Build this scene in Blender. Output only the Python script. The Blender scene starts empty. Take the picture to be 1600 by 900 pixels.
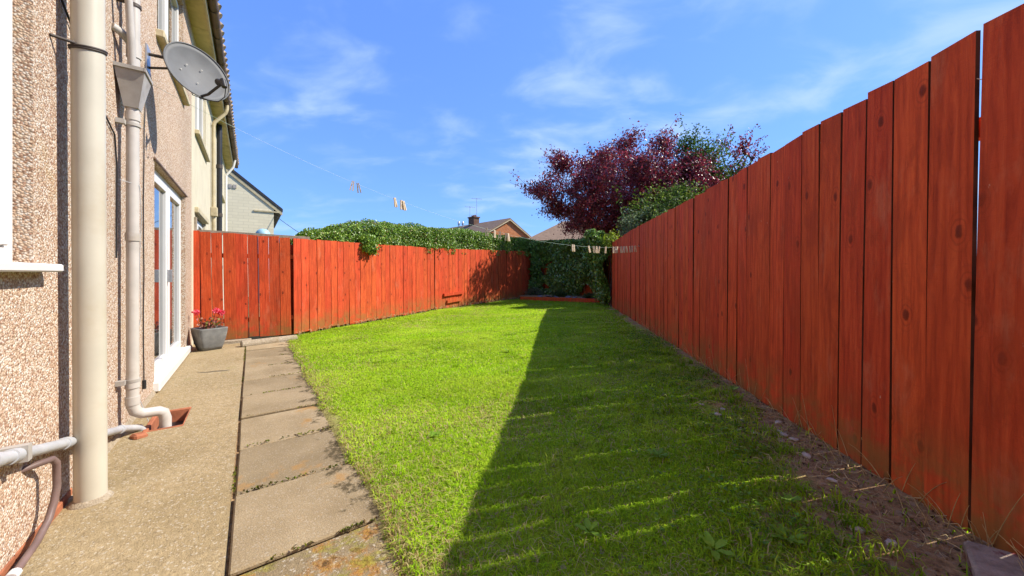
import bpy, bmesh, math, random
import numpy as np
from mathutils import Vector, Matrix

random.seed(7)
RNG = np.random.default_rng(11)
R = math.radians
scene = bpy.context.scene
COL = scene.collection

# ------------------------------------------------------------------ camera
cam_d = bpy.data.cameras.new('camera')
cam = bpy.data.objects.new('camera', cam_d)
COL.objects.link(cam)
cam.location = (0, 0, 1.10)
cam.rotation_euler = (R(90), 0, 0)
cam_d.sensor_width = 36
cam_d.lens = 36 * 570 / 1600
cam_d.shift_y = -23 / 1600
cam_d.clip_start = 0.02
cam_d.clip_end = 3000
scene.camera = cam

# ------------------------------------------------------------------ sun, sky, exposure
SUN_EL = R(44)
SUN_AZ = math.atan2(0.985, 0.17)          # clockwise from +Y
sun_dir = Vector((math.sin(SUN_AZ) * math.cos(SUN_EL), math.cos(SUN_AZ) * math.cos(SUN_EL), math.sin(SUN_EL)))
sun_d = bpy.data.lights.new('sun', 'SUN')
sun_d.energy = 2.05
sun_d.angle = R(0.5)
sun_d.color = (1.0, 0.93, 0.82)
sun = bpy.data.objects.new('sun', sun_d)
COL.objects.link(sun)
sun.rotation_euler = sun_dir.to_track_quat('Z', 'Y').to_euler()

world = bpy.data.worlds.new('World')
scene.world = world
world.use_nodes = True
wt = world.node_tree
wt.nodes.clear()


def wn(t, **kw):
    n = wt.nodes.new(t)
    for k, v in kw.items():
        setattr(n, k, v)
    return n


w_out = wn('ShaderNodeOutputWorld')
w_bg = wn('ShaderNodeBackground')
w_bg.inputs['Strength'].default_value = 0.15
w_sky = wn('ShaderNodeTexSky', sky_type='NISHITA', sun_disc=False)
w_sky.sun_elevation = SUN_EL
w_sky.sun_rotation = SUN_AZ
w_sky.altitude = 0
w_sky.air_density = 1.0
w_sky.dust_density = 0.25
w_sky.ozone_density = 2.2
# deeper, more saturated blue over the whole dome: one curve per channel
w_sc = wn('ShaderNodeSeparateColor'); w_hs = wn('ShaderNodeCombineColor')
wt.links.new(w_sky.outputs[0], w_sc.inputs[0])
for k_, (gain, pw) in enumerate(((0.288, 0.52), (0.485, 0.52), (1.30, 0.30))):
    p_ = wn('ShaderNodeMath', operation='POWER'); p_.inputs[1].default_value = pw
    q_ = wn('ShaderNodeMath', operation='MULTIPLY'); q_.inputs[1].default_value = gain
    wt.links.new(w_sc.outputs[k_], p_.inputs[0]); wt.links.new(p_.outputs[0], q_.inputs[0])
    wt.links.new(q_.outputs[0], w_hs.inputs[k_])
# thin wind-drawn cirrus over the whole dome
w_tc = wn('ShaderNodeTexCoord')
w_sep = wn('ShaderNodeSeparateXYZ')
wt.links.new(w_tc.outputs['Generated'], w_sep.inputs[0])
w_add = wn('ShaderNodeMath', operation='ADD'); w_add.inputs[1].default_value = 0.22
wt.links.new(w_sep.outputs['Z'], w_add.inputs[0])
w_dx = wn('ShaderNodeMath', operation='DIVIDE'); w_dy = wn('ShaderNodeMath', operation='DIVIDE')
wt.links.new(w_sep.outputs['X'], w_dx.inputs[0]); wt.links.new(w_add.outputs[0], w_dx.inputs[1])
wt.links.new(w_sep.outputs['Y'], w_dy.inputs[0]); wt.links.new(w_add.outputs[0], w_dy.inputs[1])
w_cmb = wn('ShaderNodeCombineXYZ')
wt.links.new(w_dx.outputs[0], w_cmb.inputs[0]); wt.links.new(w_dy.outputs[0], w_cmb.inputs[1])
w_map = wn('ShaderNodeMapping')
w_map.inputs['Rotation'].default_value = (0, 0, R(24))
w_map.inputs['Scale'].default_value = (1.0, 1.5, 1)
w_map.inputs['Location'].default_value = (3.1, 0.4, 0)
wt.links.new(w_cmb.outputs[0], w_map.inputs[0])
w_n1 = wn('ShaderNodeTexNoise')
w_n1.inputs['Scale'].default_value = 2.9
w_n1.inputs['Detail'].default_value = 6
w_n1.inputs['Roughness'].default_value = 0.52
w_n1.inputs['Distortion'].default_value = 0.35
wt.links.new(w_map.outputs[0], w_n1.inputs['Vector'])
w_n2 = wn('ShaderNodeTexNoise')
w_n2.inputs['Scale'].default_value = 0.8
w_n2.inputs['Detail'].default_value = 2
wt.links.new(w_cmb.outputs[0], w_n2.inputs['Vector'])
w_mul = wn('ShaderNodeMath', operation='MULTIPLY')
wt.links.new(w_n1.outputs['Fac'], w_mul.inputs[0]); wt.links.new(w_n2.outputs['Fac'], w_mul.inputs[1])
w_rmp = wn('ShaderNodeMapRange', interpolation_type='SMOOTHSTEP')
w_rmp.inputs['From Min'].default_value = 0.215
w_rmp.inputs['From Max'].default_value = 0.44
w_rmp.inputs['To Max'].default_value = 0.7
wt.links.new(w_mul.outputs[0], w_rmp.inputs['Value'])
w_mix = wn('ShaderNodeMix', data_type='RGBA')
w_mix.inputs[7].default_value = (1.15, 1.5, 2.05, 1)
wt.links.new(w_rmp.outputs[0], w_mix.inputs[0])
wt.links.new(w_hs.outputs[0], w_mix.inputs[6])
wt.links.new(w_mix.outputs[2], w_bg.inputs['Color'])
wt.links.new(w_bg.outputs[0], w_out.inputs[0])

vs = scene.view_settings
vs.view_transform = 'Standard'
vs.look = 'None'
vs.exposure = 1.96
vs.gamma = 1
vs.use_curve_mapping = False
scene.cycles.max_bounces = 8
scene.cycles.transparent_max_bounces = 12

# ------------------------------------------------------------------ mesh helpers


class MB:
    """Collects shapes; build() links them as one mesh object."""

    def __init__(self):
        self.v, self.f, self.sm = [], [], []

    def add(self, vs_, fs, smooth=False):
        o = len(self.v)
        self.v += [tuple(p) for p in vs_]
        for f in fs:
            self.f.append(tuple(i + o for i in f))
            self.sm.append(smooth)
        return self

    def box(self, x0, x1, y0, y1, z0, z1):
        return self.add([(x0, y0, z0), (x1, y0, z0), (x1, y1, z0), (x0, y1, z0),
                         (x0, y0, z1), (x1, y0, z1), (x1, y1, z1), (x0, y1, z1)],
                        [(0, 3, 2, 1), (4, 5, 6, 7), (0, 1, 5, 4), (1, 2, 6, 5), (2, 3, 7, 6), (3, 0, 4, 7)])

    def tube(self, pts, r, n=12, smooth=True, caps=True):
        pts = [Vector(p) for p in pts]
        rr = r if isinstance(r, (list, tuple)) else [r] * len(pts)
        vs_, fs = [], []
        up = Vector((0, 0, 1))
        prev = None
        for i, p in enumerate(pts):
            if i == 0:
                t = pts[1] - p
            elif i == len(pts) - 1:
                t = p - pts[i - 1]
            else:
                t = (pts[i + 1] - p).normalized() + (p - pts[i - 1]).normalized()
            t.normalize()
            if prev is None:
                a = t.cross(up)
                if a.length < 0.05:
                    a = t.cross(Vector((1, 0, 0)))
                a.normalize()
            else:
                a = prev - t * prev.dot(t)
                if a.length < 1e-5:
                    a = t.cross(up)
                a.normalize()
            prev = a
            b = t.cross(a)
            for k in range(n):
                an = 2 * math.pi * k / n
                vs_.append(p + (a * math.cos(an) + b * math.sin(an)) * rr[i])
        for i in range(len(pts) - 1):
            for k in range(n):
                k2 = (k + 1) % n
                fs.append((i * n + k, i * n + k2, (i + 1) * n + k2, (i + 1) * n + k))
        self.add(vs_, fs, smooth)
        if caps:
            self.add(vs_[:n], [tuple(range(n))[::-1]])
            self.add(vs_[-n:], [tuple(range(n))])
        return self

    def lathe(self, prof, n=24, c=(0, 0, 0), smooth=True):
        vs_, fs = [], []
        for r, z in prof:
            for k in range(n):
                a = 2 * math.pi * k / n
                vs_.append((c[0] + r * math.cos(a), c[1] + r * math.sin(a), c[2] + z))
        for i in range(len(prof) - 1):
            for k in range(n):
                k2 = (k + 1) % n
                fs.append((i * n + k, i * n + k2, (i + 1) * n + k2, (i + 1) * n + k))
        return self.add(vs_, fs, smooth)

    def prism(self, poly, axis, a0, a1):
        """poly: list of 2D points; axis 'x','y','z' is the extrusion axis."""
        def p3(p, a):
            if axis == 'x':
                return (a, p[0], p[1])
            if axis == 'y':
                return (p[0], a, p[1])
            return (p[0], p[1], a)
        n = len(poly)
        vs_ = [p3(p, a0) for p in poly] + [p3(p, a1) for p in poly]
        fs = [tuple(range(n))[::-1], tuple(range(n, 2 * n))]
        for i in range(n):
            j = (i + 1) % n
            fs.append((i, j, n + j, n + i))
        return self.add(vs_, fs)

    def build(self, name, mat, parent=None, off=(0, 0, 0), bevel=0, normals=True, kind=None):
        me = bpy.data.meshes.new(name)
        vv = [(x - off[0], y - off[1], z - off[2]) for x, y, z in self.v]
        me.from_pydata(vv, [], self.f)
        me.polygons.foreach_set('use_smooth', self.sm)
        if normals or bevel:
            bm = bmesh.new()
            bm.from_mesh(me)
            if normals:
                bmesh.ops.recalc_face_normals(bm, faces=bm.faces)
            if bevel:
                es = [e for e in bm.edges if len(e.link_faces) == 2 and e.calc_face_angle(0) > 0.5]
                bmesh.ops.bevel(bm, geom=es, offset=bevel, segments=1, affect='EDGES', clamp_overlap=True)
            bm.to_mesh(me)
            bm.free()
        me.update()
        return link(name, me, mat, parent, kind)


def link(name, me, mat, parent=None, kind=None):
    o = bpy.data.objects.new(name, me)
    COL.objects.link(o)
    if mat is not None:
        me.materials.append(mat)
    if parent is not None:
        o.parent = parent
    if kind:
        o['kind'] = kind
    return o


def tag(o, label, cat, group=None):
    o['label'] = label
    o['category'] = cat
    if group:
        o['group'] = group
    return o


def empty(name, loc, rz=0, label=None, cat=None, group=None):
    o = bpy.data.objects.new(name, None)
    COL.objects.link(o)
    o.location = loc
    o.rotation_euler = (0, 0, rz)
    if label:
        tag(o, label, cat, group)
    return o


def fast_mesh(name, verts, faces_by_size, cols=None):
    """numpy builder: faces_by_size = list of (k, int array (m,k))"""
    me = bpy.data.meshes.new(name)
    verts = np.asarray(verts, dtype=np.float32)
    me.vertices.add(len(verts))
    me.vertices.foreach_set('co', verts.ravel())
    loops = np.concatenate([f.ravel() for k, f in faces_by_size]).astype(np.int32)
    sizes = np.concatenate([np.full(len(f), k, dtype=np.int32) for k, f in faces_by_size])
    starts = np.concatenate([[0], np.cumsum(sizes)[:-1]]).astype(np.int32)
    me.loops.add(len(loops))
    me.loops.foreach_set('vertex_index', loops)
    me.polygons.add(len(sizes))
    me.polygons.foreach_set('loop_start', starts)
    try:
        me.polygons.foreach_set('loop_total', sizes)
    except Exception:
        pass
    if cols is not None:
        at = me.attributes.new('Col', 'FLOAT_COLOR', 'POINT')
        c4 = np.ones((len(verts), 4), dtype=np.float32)
        c4[:, :3] = cols
        at.data.foreach_set('color', c4.ravel())
    me.update(calc_edges=True)
    me.validate()
    return me


def unit(a):
    return a / np.maximum(np.linalg.norm(a, axis=1, keepdims=True), 1e-9)


def leaf_mesh(name, cen, axis, nrm, L, Wd, cols, fold=0.25):
    """One folded four-point leaf per row."""
    axis = unit(axis)
    side = unit(np.cross(axis, nrm))
    up = np.cross(side, axis)
    L = L[:, None]; Wd = Wd[:, None]
    p0 = cen - axis * L * 0.5
    p2 = cen + axis * L * 0.5 - up * L * 0.12
    p1 = cen - side * Wd * 0.5 + up * Wd * fold - axis * L * 0.05
    p3 = cen + side * Wd * 0.5 + up * Wd * fold - axis * L * 0.05
    n = len(cen)
    v = np.stack([p0, p1, p2, p3], axis=1).reshape(-1, 3)
    i = np.arange(n)[:, None] * 4
    f = np.concatenate([i + np.array([[0, 2, 1]]), i + np.array([[0, 3, 2]])])
    return fast_mesh(name, v, [(3, f)], np.repeat(cols, 4, axis=0))


def vnoise(p, seed=0):
    """smooth value noise, p (n,2 or 3) -> 0..1"""
    p = np.asarray(p, dtype=np.float64)
    if p.shape[1] == 2:
        p = np.concatenate([p, np.zeros((len(p), 1))], axis=1)
    i = np.floor(p).astype(np.int64)
    f = p - i
    f = f * f * (3 - 2 * f)
    out = np.zeros(len(p))
    for dx in (0, 1):
        for dy in (0, 1):
            for dz in (0, 1):
                h = (i[:, 0] + dx) * 374761393 + (i[:, 1] + dy) * 668265263 + (i[:, 2] + dz) * 2147483647 + seed * 1274126177
                h = (h ^ (h >> 13)) * 1274126177
                h = (h ^ (h >> 16)) & 0xffff
                w = (f[:, 0] if dx else 1 - f[:, 0]) * (f[:, 1] if dy else 1 - f[:, 1]) * (f[:, 2] if dz else 1 - f[:, 2])
                out += w * h / 65535.0
    return out


def fbm(p, seed=0, oct_=3):
    s = 0; a = 0.5; t = 0
    p = np.asarray(p, dtype=np.float64)
    for k in range(oct_):
        s = s + a * vnoise(p * 2 ** k, seed + k); t += a; a *= 0.5
    return s / t


# ------------------------------------------------------------------ materials


class Mat:
    def __init__(self, name, rough=0.7, spec=0.3):
        self.m = bpy.data.materials.new(name)
        self.m.use_nodes = True
        self.t = self.m.node_tree
        self.b = self.t.nodes['Principled BSDF']
        self.b.inputs['Roughness'].default_value = rough
        self.b.inputs['Specular IOR Level'].default_value = spec

    def n(self, t, **kw):
        nd = self.t.nodes.new(t)
        for k, v in kw.items():
            setattr(nd, k, v)
        return nd

    def l(self, a, b):
        self.t.links.new(a, b)

    def coord(self, scale=(1, 1, 1), which='Object', rnd=0.0):
        tc = self.n('ShaderNodeTexCoord')
        mp = self.n('ShaderNodeMapping')
        mp.inputs['Scale'].default_value = scale
        self.l(tc.outputs[which], mp.inputs['Vector'])
        if rnd:
            oi = self.n('ShaderNodeObjectInfo')
            ml = self.n('ShaderNodeMath', operation='MULTIPLY')
            ml.inputs[1].default_value = rnd
            self.l(oi.outputs['Random'], ml.inputs[0])
            cb = self.n('ShaderNodeCombineXYZ')
            for k in range(3):
                self.l(ml.outputs[0], cb.inputs[k])
            self.l(cb.outputs[0], mp.inputs['Location'])
        return mp.outputs[0]

    def noise(self, vec, scale, detail=4, rough=0.55, dist=0):
        nd = self.n('ShaderNodeTexNoise')
        nd.inputs['Scale'].default_value = scale
        nd.inputs['Detail'].default_value = detail
        nd.inputs['Roughness'].default_value = rough
        nd.inputs['Distortion'].default_value = dist
        self.l(vec, nd.inputs['Vector'])
        return nd.outputs['Fac']

    def vor(self, vec, scale, out='Distance', feature='F1'):
        nd = self.n('ShaderNodeTexVoronoi', feature=feature)
        nd.inputs['Scale'].default_value = scale
        self.l(vec, nd.inputs['Vector'])
        return nd.outputs[out]

    def rng(self, fac, a, b, c=0.0, d=1.0, smooth=True):
        nd = self.n('ShaderNodeMapRange')
        if smooth:
            nd.interpolation_type = 'SMOOTHSTEP'
        nd.inputs['From Min'].default_value = a
        nd.inputs['From Max'].default_value = b
        nd.inputs['To Min'].default_value = c
        nd.inputs['To Max'].default_value = d
        self.l(fac, nd.inputs['Value'])
        return nd.outputs[0]

    def ramp(self, fac, stops, interp='LINEAR'):
        nd = self.n('ShaderNodeValToRGB')
        cr = nd.color_ramp
        cr.interpolation = interp
        while len(cr.elements) < len(stops):
            cr.elements.new(0.5)
        for e, (p, c) in zip(cr.elements, stops):
            e.position = p
            e.color = (*c, 1)
        self.l(fac, nd.inputs['Fac'])
        return nd.outputs['Color']

    def mix(self, fac, a, b, mode='MIX'):
        nd = self.n('ShaderNodeMix', data_type='RGBA', blend_type=mode)
        for sock, val in ((nd.inputs[0], fac), (nd.inputs[6], a), (nd.inputs[7], b)):
            if isinstance(val, (int, float)):
                sock.default_value = val
            elif isinstance(val, tuple):
                sock.default_value = (*val, 1)
            else:
                self.l(val, sock)
        return nd.outputs[2]

    def math(self, op, a, b):
        nd = self.n('ShaderNodeMath', operation=op)
        for k, val in enumerate((a, b)):
            if isinstance(val, (int, float)):
                nd.inputs[k].default_value = val
            else:
                self.l(val, nd.inputs[k])
        return nd.outputs[0]

    def sep(self, vec):
        nd = self.n('ShaderNodeSeparateXYZ')
        self.l(vec, nd.inputs[0])
        return nd.outputs

    def color(self, c):
        if isinstance(c, tuple):
            self.b.inputs['Base Color'].default_value = (*c, 1)
        else:
            self.l(c, self.b.inputs['Base Color'])

    def bump(self, h, strength=0.5, dist=0.01):
        nd = self.n('ShaderNodeBump')
        nd.inputs['Strength'].default_value = strength
        nd.inputs['Distance'].default_value = dist
        self.l(h, nd.inputs['Height'])
        self.l(nd.outputs[0], self.b.inputs['Normal'])


def plain(name, c, rough=0.5, spec=0.4, var=0.12, scale=6, metal=0, dirt=None, bump=0.0):
    m = Mat(name, rough, spec)
    v = m.coord(rnd=7.0)
    nz = m.noise(v, scale, 5)
    dk = tuple(x * (1 - var * 1.6) for x in c)
    lt = tuple(min(1, x * (1 + var)) for x in c)
    col = m.ramp(nz, [(0.25, dk), (0.75, lt)])
    if dirt:
        d = m.rng(m.noise(v, scale * 0.6, 6, 0.65), 0.52, 0.75, 0, 0.7)
        col = m.mix(d, col, dirt)
    m.color(col)
    m.b.inputs['Metallic'].default_value = metal
    if bump:
        m.bump(m.noise(v, scale * 12, 3), bump, 0.004)
    return m.m


def mat_pebbledash():
    m = Mat('pebbledash', 0.85, 0.2)
    v = m.coord()
    wob = m.noise(v, 40, 2)
    cell = m.vor(v, 118, 'Color')
    dist = m.vor(v, 118, 'Distance')
    s = m.sep(cell)
    col = m.ramp(s[0], [(0.0, (0.26, 0.14, 0.09)), (0.14, (0.46, 0.27, 0.18)), (0.32, (0.62, 0.43, 0.29)),
                        (0.55, (0.70, 0.53, 0.38)), (0.76, (0.78, 0.66, 0.53)), (1.0, (0.88, 0.83, 0.74))])
    gap = m.rng(dist, 0.40, 0.72)
    col = m.mix(m.math('MULTIPLY', gap, 0.6), col, (0.36, 0.23, 0.14))
    lich = m.rng(m.noise(v, 2.3, 6, 0.65), 0.58, 0.72, 0, 0.30)
    col = m.mix(lich, col, (0.50, 0.36, 0.13))
    big = m.rng(m.noise(v, 0.8, 3), 0.3, 0.7, 0.72, 0.88)
    hv = m.n('ShaderNodeHueSaturation')
    m.l(col, hv.inputs['Color']); m.l(big, hv.inputs['Value'])
    m.color(hv.outputs[0])
    h = m.math('SUBTRACT', 1.0, dist)
    h = m.math('ADD', h, m.math('MULTIPLY', s[1], 0.6))
    m.bump(h, 0.7, 0.007)
    return m.m


def mat_render(name, c, scale=40, strength=0.5):
    c = tuple(x * 0.80 for x in c)
    """painted roughcast / brick"""
    m = Mat(name, 0.85, 0.15)
    v = m.coord()
    nz = m.noise(v, 3, 5)
    col = m.ramp(nz, [(0.3, tuple(x * 0.86 for x in c)), (0.7, c)])
    m.color(col)
    m.bump(m.noise(v, scale, 4), strength, 0.012)
    return m.m


def mat_painted_brick(name, c):
    m = Mat(name, 0.8, 0.2)
    v = m.coord()
    s = m.sep(v)
    cb = m.n('ShaderNodeCombineXYZ')
    m.l(s[1], cb.inputs[0]); m.l(s[2], cb.inputs[1])
    bt = m.n('ShaderNodeTexBrick')
    bt.inputs['Scale'].default_value = 1
    bt.inputs['Brick Width'].default_value = 0.45
    bt.inputs['Row Height'].default_value = 0.16
    bt.inputs['Mortar Size'].default_value = 0.012
    bt.inputs['Color1'].default_value = (*c, 1)
    bt.inputs['Color2'].default_value = (*[x * 0.93 for x in c], 1)
    bt.inputs['Mortar'].default_value = (*[x * 0.82 for x in c], 1)
    m.l(cb.outputs[0], bt.inputs['Vector'])
    m.color(m.mix(m.rng(m.noise(v, 2, 4), 0.4, 0.8, 0, 0.3), bt.outputs['Color'], tuple(x * 0.8 for x in c)))
    m.bump(m.math('ADD', bt.outputs['Fac'], m.noise(v, 18, 3)), -0.4, 0.012)
    return m.m


def mat_wood():
    m = Mat('fence_stain', 0.72, 0.18)
    oi = m.n('ShaderNodeObjectInfo')
    rnd = oi.outputs['Random']
    v = m.coord((1, 1, 1), rnd=41.0)
    vs_ = m.coord((1, 1, 0.07), rnd=41.0)
    g1 = m.noise(vs_, 30, 7, 0.68, 0.9)
    # cathedral grain: distorted rings along the board
    wv = m.n('ShaderNodeTexWave', wave_type='BANDS', bands_direction='X')
    wv.inputs['Scale'].default_value = 9
    wv.inputs['Distortion'].default_value = 7
    wv.inputs['Detail'].default_value = 3
    wv.inputs['Detail Scale'].default_value = 1.4
    m.l(m.coord((1, 1, 0.16), rnd=41.0), wv.inputs['Vector'])
    g = m.mix(0.09, g1, wv.outputs['Fac'])
    gs = m.sep(g)[0] if False else g
    base = m.ramp(gs, [(0.28, (0.31, 0.036, 0.011)), (0.5, (0.55, 0.074, 0.020)), (0.72, (0.69, 0.118, 0.034))])
    # tone of each board
    tone = m.rng(rnd, 0, 1, 0.90, 1.10, False)
    hv = m.n('ShaderNodeHueSaturation')
    m.l(base, hv.inputs['Color']); m.l(tone, hv.inputs['Value'])
    hue = m.rng(m.math('FRACT', m.math('MULTIPLY', rnd, 7.31), 0), 0, 1, 0.496, 0.503, False)
    m.l(hue, hv.inputs['Hue'])
    col = hv.outputs[0]
    # knots
    vk = m.coord((1, 1, 0.55), rnd=41.0)
    wob = m.noise(v, 25, 2)
    sx = m.sep(vk)
    cb = m.n('ShaderNodeCombineXYZ'); m.l(sx[0], cb.inputs[0]); m.l(sx[2], cb.inputs[1])
    vo = m.n('ShaderNodeTexVoronoi', voronoi_dimensions='2D')
    vo.inputs['Scale'].default_value = 4.4
    m.l(cb.outputs[0], vo.inputs['Vector'])
    few = m.rng(m.sep(vo.outputs['Color'])[0], 0.34, 0.36, 1, 0)          # only some cells carry a knot
    kd = m.math('ADD', m.math('ADD', vo.outputs['Distance'], few), m.math('MULTIPLY', wob, 0.07))
    ring = m.math('SINE', m.math('MULTIPLY', kd, 95), 0)
    near = m.rng(kd, 0.08, 0.30, 1, 0)
    col = m.mix(m.math('MULTIPLY', m.rng(ring, 0, 1, 0, 0.35), near), col, (0.16, 0.022, 0.008))
    col = m.mix(m.rng(kd, 0.06, 0.115, 0.85, 0), col, (0.13, 0.020, 0.008))
    blot = m.rng(m.noise(m.coord((1, 1, 0.3), rnd=41.0), 7, 6, 0.7, 0.5), 0.46, 0.64, 0, 0.62)
    col = m.mix(blot, col, (0.34, 0.046, 0.013))
    # fine saw marks across the board
    sw = m.noise(m.coord((0.5, 0.5, 9), rnd=41.0), 26, 4, 0.7, 0.3)
    col = m.mix(m.rng(sw, 0.55, 0.75, 0, 0.30), col, (0.26, 0.030, 0.010))
    # worn paler bloom and flecks where stain is missing
    wear = m.rng(m.noise(m.coord((1, 1, 0.35), rnd=41.0), 5.5, 6, 0.7), 0.55, 0.74, 0, 0.36)
    col = m.mix(wear, col, (0.60, 0.22, 0.12))
    fl = m.rng(m.vor(m.coord((1, 0.2, 0.45), rnd=41.0), 16.0), 0.03, 0.07, 1, 0)
    fl = m.math('MULTIPLY', fl, m.rng(m.noise(v, 3.1, 2), 0.50, 0.56))
    col = m.mix(m.math('MULTIPLY', m.math('MULTIPLY', fl, m.rng(m.noise(v, 90, 3), 0.4, 0.6)), 0.7), col, (0.62, 0.40, 0.28))
    # green algae and splashed soil near the foot of the boards
    z = m.sep(m.coord())[2]
    foot = m.math('MULTIPLY', m.rng(z, 0.03, 0.46, 1, 0), m.rng(m.noise(v, 6, 6, 0.7), 0.36, 0.60))
    col = m.mix(m.math('MULTIPLY', foot, 0.75), col, (0.22, 0.13, 0.035))
    m.color(col)
    h = m.math('ADD', m.math('ADD', g1, m.math('MULTIPLY', sw, 0.5)), m.math('MULTIPLY', m.rng(kd, 0.03, 0.12, 1, 0), 0.4))
    m.bump(h, 0.7, 0.005)
    return m.m


def mat_concrete(name, lo, hi, agg=0.5, orange=0.0):
    lo = tuple(x * 0.80 for x in lo); hi = tuple(x * 0.82 for x in hi)
    m = Mat(name, 0.9, 0.15)
    v = m.coord()
    big = m.noise(v, 1.6, 6, 0.62)
    fine = m.noise(v, 160, 3, 0.7)
    cell = m.sep(m.vor(v, 135, 'Color'))[0]
    col = m.ramp(big, [(0.28, lo), (0.68, hi)])
    mid = m.noise(v, 22, 5, 0.7)
    col = m.mix(m.rng(mid, 0.35, 0.65, 0.32, 0), col, tuple(x * 0.5 for x in lo))
    col = m.mix(m.rng(cell, 0.86, 0.97, 0, agg), col, (0.66, 0.60, 0.50))
    col = m.mix(m.rng(cell, 0.02, 0.14, agg, 0), col, (0.16, 0.115, 0.07))
    col = m.mix(m.rng(fine, 0.3, 0.7, 0.35, 0), col, tuple(x * 0.55 for x in lo))
    st = m.rng(m.noise(v, 3.4, 7, 0.68, 0.4), 0.56, 0.74, 0, 0.55)
    col = m.mix(st, col, (0.22, 0.145, 0.06))
    gr = m.rng(m.noise(m.coord((1, 2.2, 1)), 2.1, 5, 0.6), 0.60, 0.74, 0, 0.4)
    col = m.mix(gr, col, (0.20, 0.19, 0.055))
    wh = m.rng(m.vor(v, 13), 0.02, 0.055, 1, 0)
    wh = m.math('MULTIPLY', wh, m.rng(m.noise(v, 5.3, 2), 0.58, 0.64))
    col = m.mix(m.math('MULTIPLY', wh, 0.5), col, (0.66, 0.62, 0.54))
    if orange:
        o = m.rng(m.noise(v, 6.0, 7, 0.72), 0.50, 0.60, 0, orange)
        oc = m.ramp(m.noise(v, 40, 5, 0.7), [(0.3, (0.13, 0.055, 0.012)), (0.5, (0.36, 0.15, 0.02)), (0.7, (0.44, 0.30, 0.04))])
        col = m.mix(o, col, oc)
        y_ = m.rng(m.noise(m.coord((1.7, 1, 1)), 4.2, 6, 0.7), 0.50, 0.62, 0, 0.8)
        col = m.mix(y_, col, m.ramp(m.noise(v, 60, 4, 0.7), [(0.35, (0.10, 0.085, 0.015)), (0.65, (0.32, 0.29, 0.04))]))
        dk_ = m.rng(m.noise(v, 12, 6, 0.75), 0.55, 0.66, 0, 0.8)
        col = m.mix(dk_, col, (0.05, 0.035, 0.018))
    m.color(col)
    m.bump(m.math('ADD', fine, m.math('MULTIPLY', mid, 2.0)), 0.7, 0.008)
    return m.m


def mat_slab():
    """worn grey-buff slabs; local y runs from the path joint (0) to the lawn edge (0.6)"""
    m = Mat('paving_slab', 0.9, 0.15)
    v = m.coord(rnd=23.0)
    lv = m.sep(m.coord())
    big = m.noise(v, 2.2, 5, 0.6)
    fine = m.noise(v, 170, 3, 0.7)
    cell = m.sep(m.vor(v, 150, 'Color'))[0]
    col = m.ramp(big, [(0.3, (0.25, 0.185, 0.10)), (0.7, (0.41, 0.315, 0.185))])
    col = m.mix(m.rng(cell, 0.80, 1.0, 0, 0.30), col, (0.56, 0.50, 0.41))
    col = m.mix(m.rng(fine, 0.3, 0.68, 0.4, 0), col, (0.13, 0.10, 0.065))
    oi = m.n('ShaderNodeObjectInfo')
    tone = m.rng(oi.outputs['Random'], 0, 1, 0.70, 1.04, False)
    hv = m.n('ShaderNodeHueSaturation'); hv.inputs['Saturation'].default_value = 1.0
    m.l(col, hv.inputs['Color']); m.l(tone, hv.inputs['Value'])
    col = hv.outputs[0]
    # black lichen and dirt along the lawn side, in broken patches
    side = m.rng(lv[1], -0.22, -0.56, -0.22, 0.17, False)
    dk = m.rng(m.math('ADD', m.noise(v, 7.5, 6, 0.7), side), 0.56, 0.66, 0, 0.88)
    dk = m.math('MULTIPLY', dk, m.rng(m.noise(v, 34, 3, 0.6), 0.36, 0.52, 0.25, 1))
    col = m.mix(dk, col, (0.060, 0.045, 0.022))
    og = m.rng(m.noise(v, 3.1, 5, 0.66), 0.585, 0.68, 0, 0.6)
    col = m.mix(og, col, (0.34, 0.18, 0.05))
    m.color(col)
    m.bump(m.math('ADD', fine, big), 0.6, 0.006)
    return m.m


def mat_soil(name='bare_soil', thatch=False):
    m = Mat(name, 0.95, 0.1)
    v = m.coord()
    a = m.noise(v, 26, 6, 0.7)
    b = m.noise(v, 2.4, 4)
    col = m.ramp(a, [(0.3, (0.16, 0.095, 0.045)), (0.5, (0.33, 0.205, 0.10)), (0.72, (0.50, 0.34, 0.18))])
    if thatch:
        p = m.sep(v)
        fx = m.math('SUBTRACT', m.math('ADD', m.math('MULTIPLY', p[1], 0.1254), 1.528), p[0])     # metres from the fence
        wd = m.rng(p[1], 1.0, 3.4, 0.66, 0.16, False)
        d_ = m.math('ADD', m.math('SUBTRACT', fx, wd), m.math('MULTIPLY', m.math('SUBTRACT', b, 0.5), 0.9))
        th = m.rng(d_, -0.12, 0.22, 0.0, 0.92)
        tc_ = m.ramp(m.noise(v, 55, 5, 0.7), [(0.3, (0.13, 0.21, 0.010)), (0.55, (0.26, 0.41, 0.018)), (0.75, (0.40, 0.46, 0.06))])
        ndr = m.math('ADD', m.math('MULTIPLY', p[0], 0.8138), m.math('MULTIPLY', p[1], 0.5811))
        tc_ = m.mix(m.rng(ndr, 0.42, 0.66, 0.8, 0), tc_, (0.36, 0.27, 0.13))
        col = m.mix(th, col, tc_)
    ch = m.sep(m.vor(v, 60, 'Color'))[0]
    col = m.mix(m.rng(ch, 0.9, 0.97, 0, 0.8), col, (0.36, 0.27, 0.17))
    m.color(col)
    m.bump(a, 1.0, 0.03)
    return m.m


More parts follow.
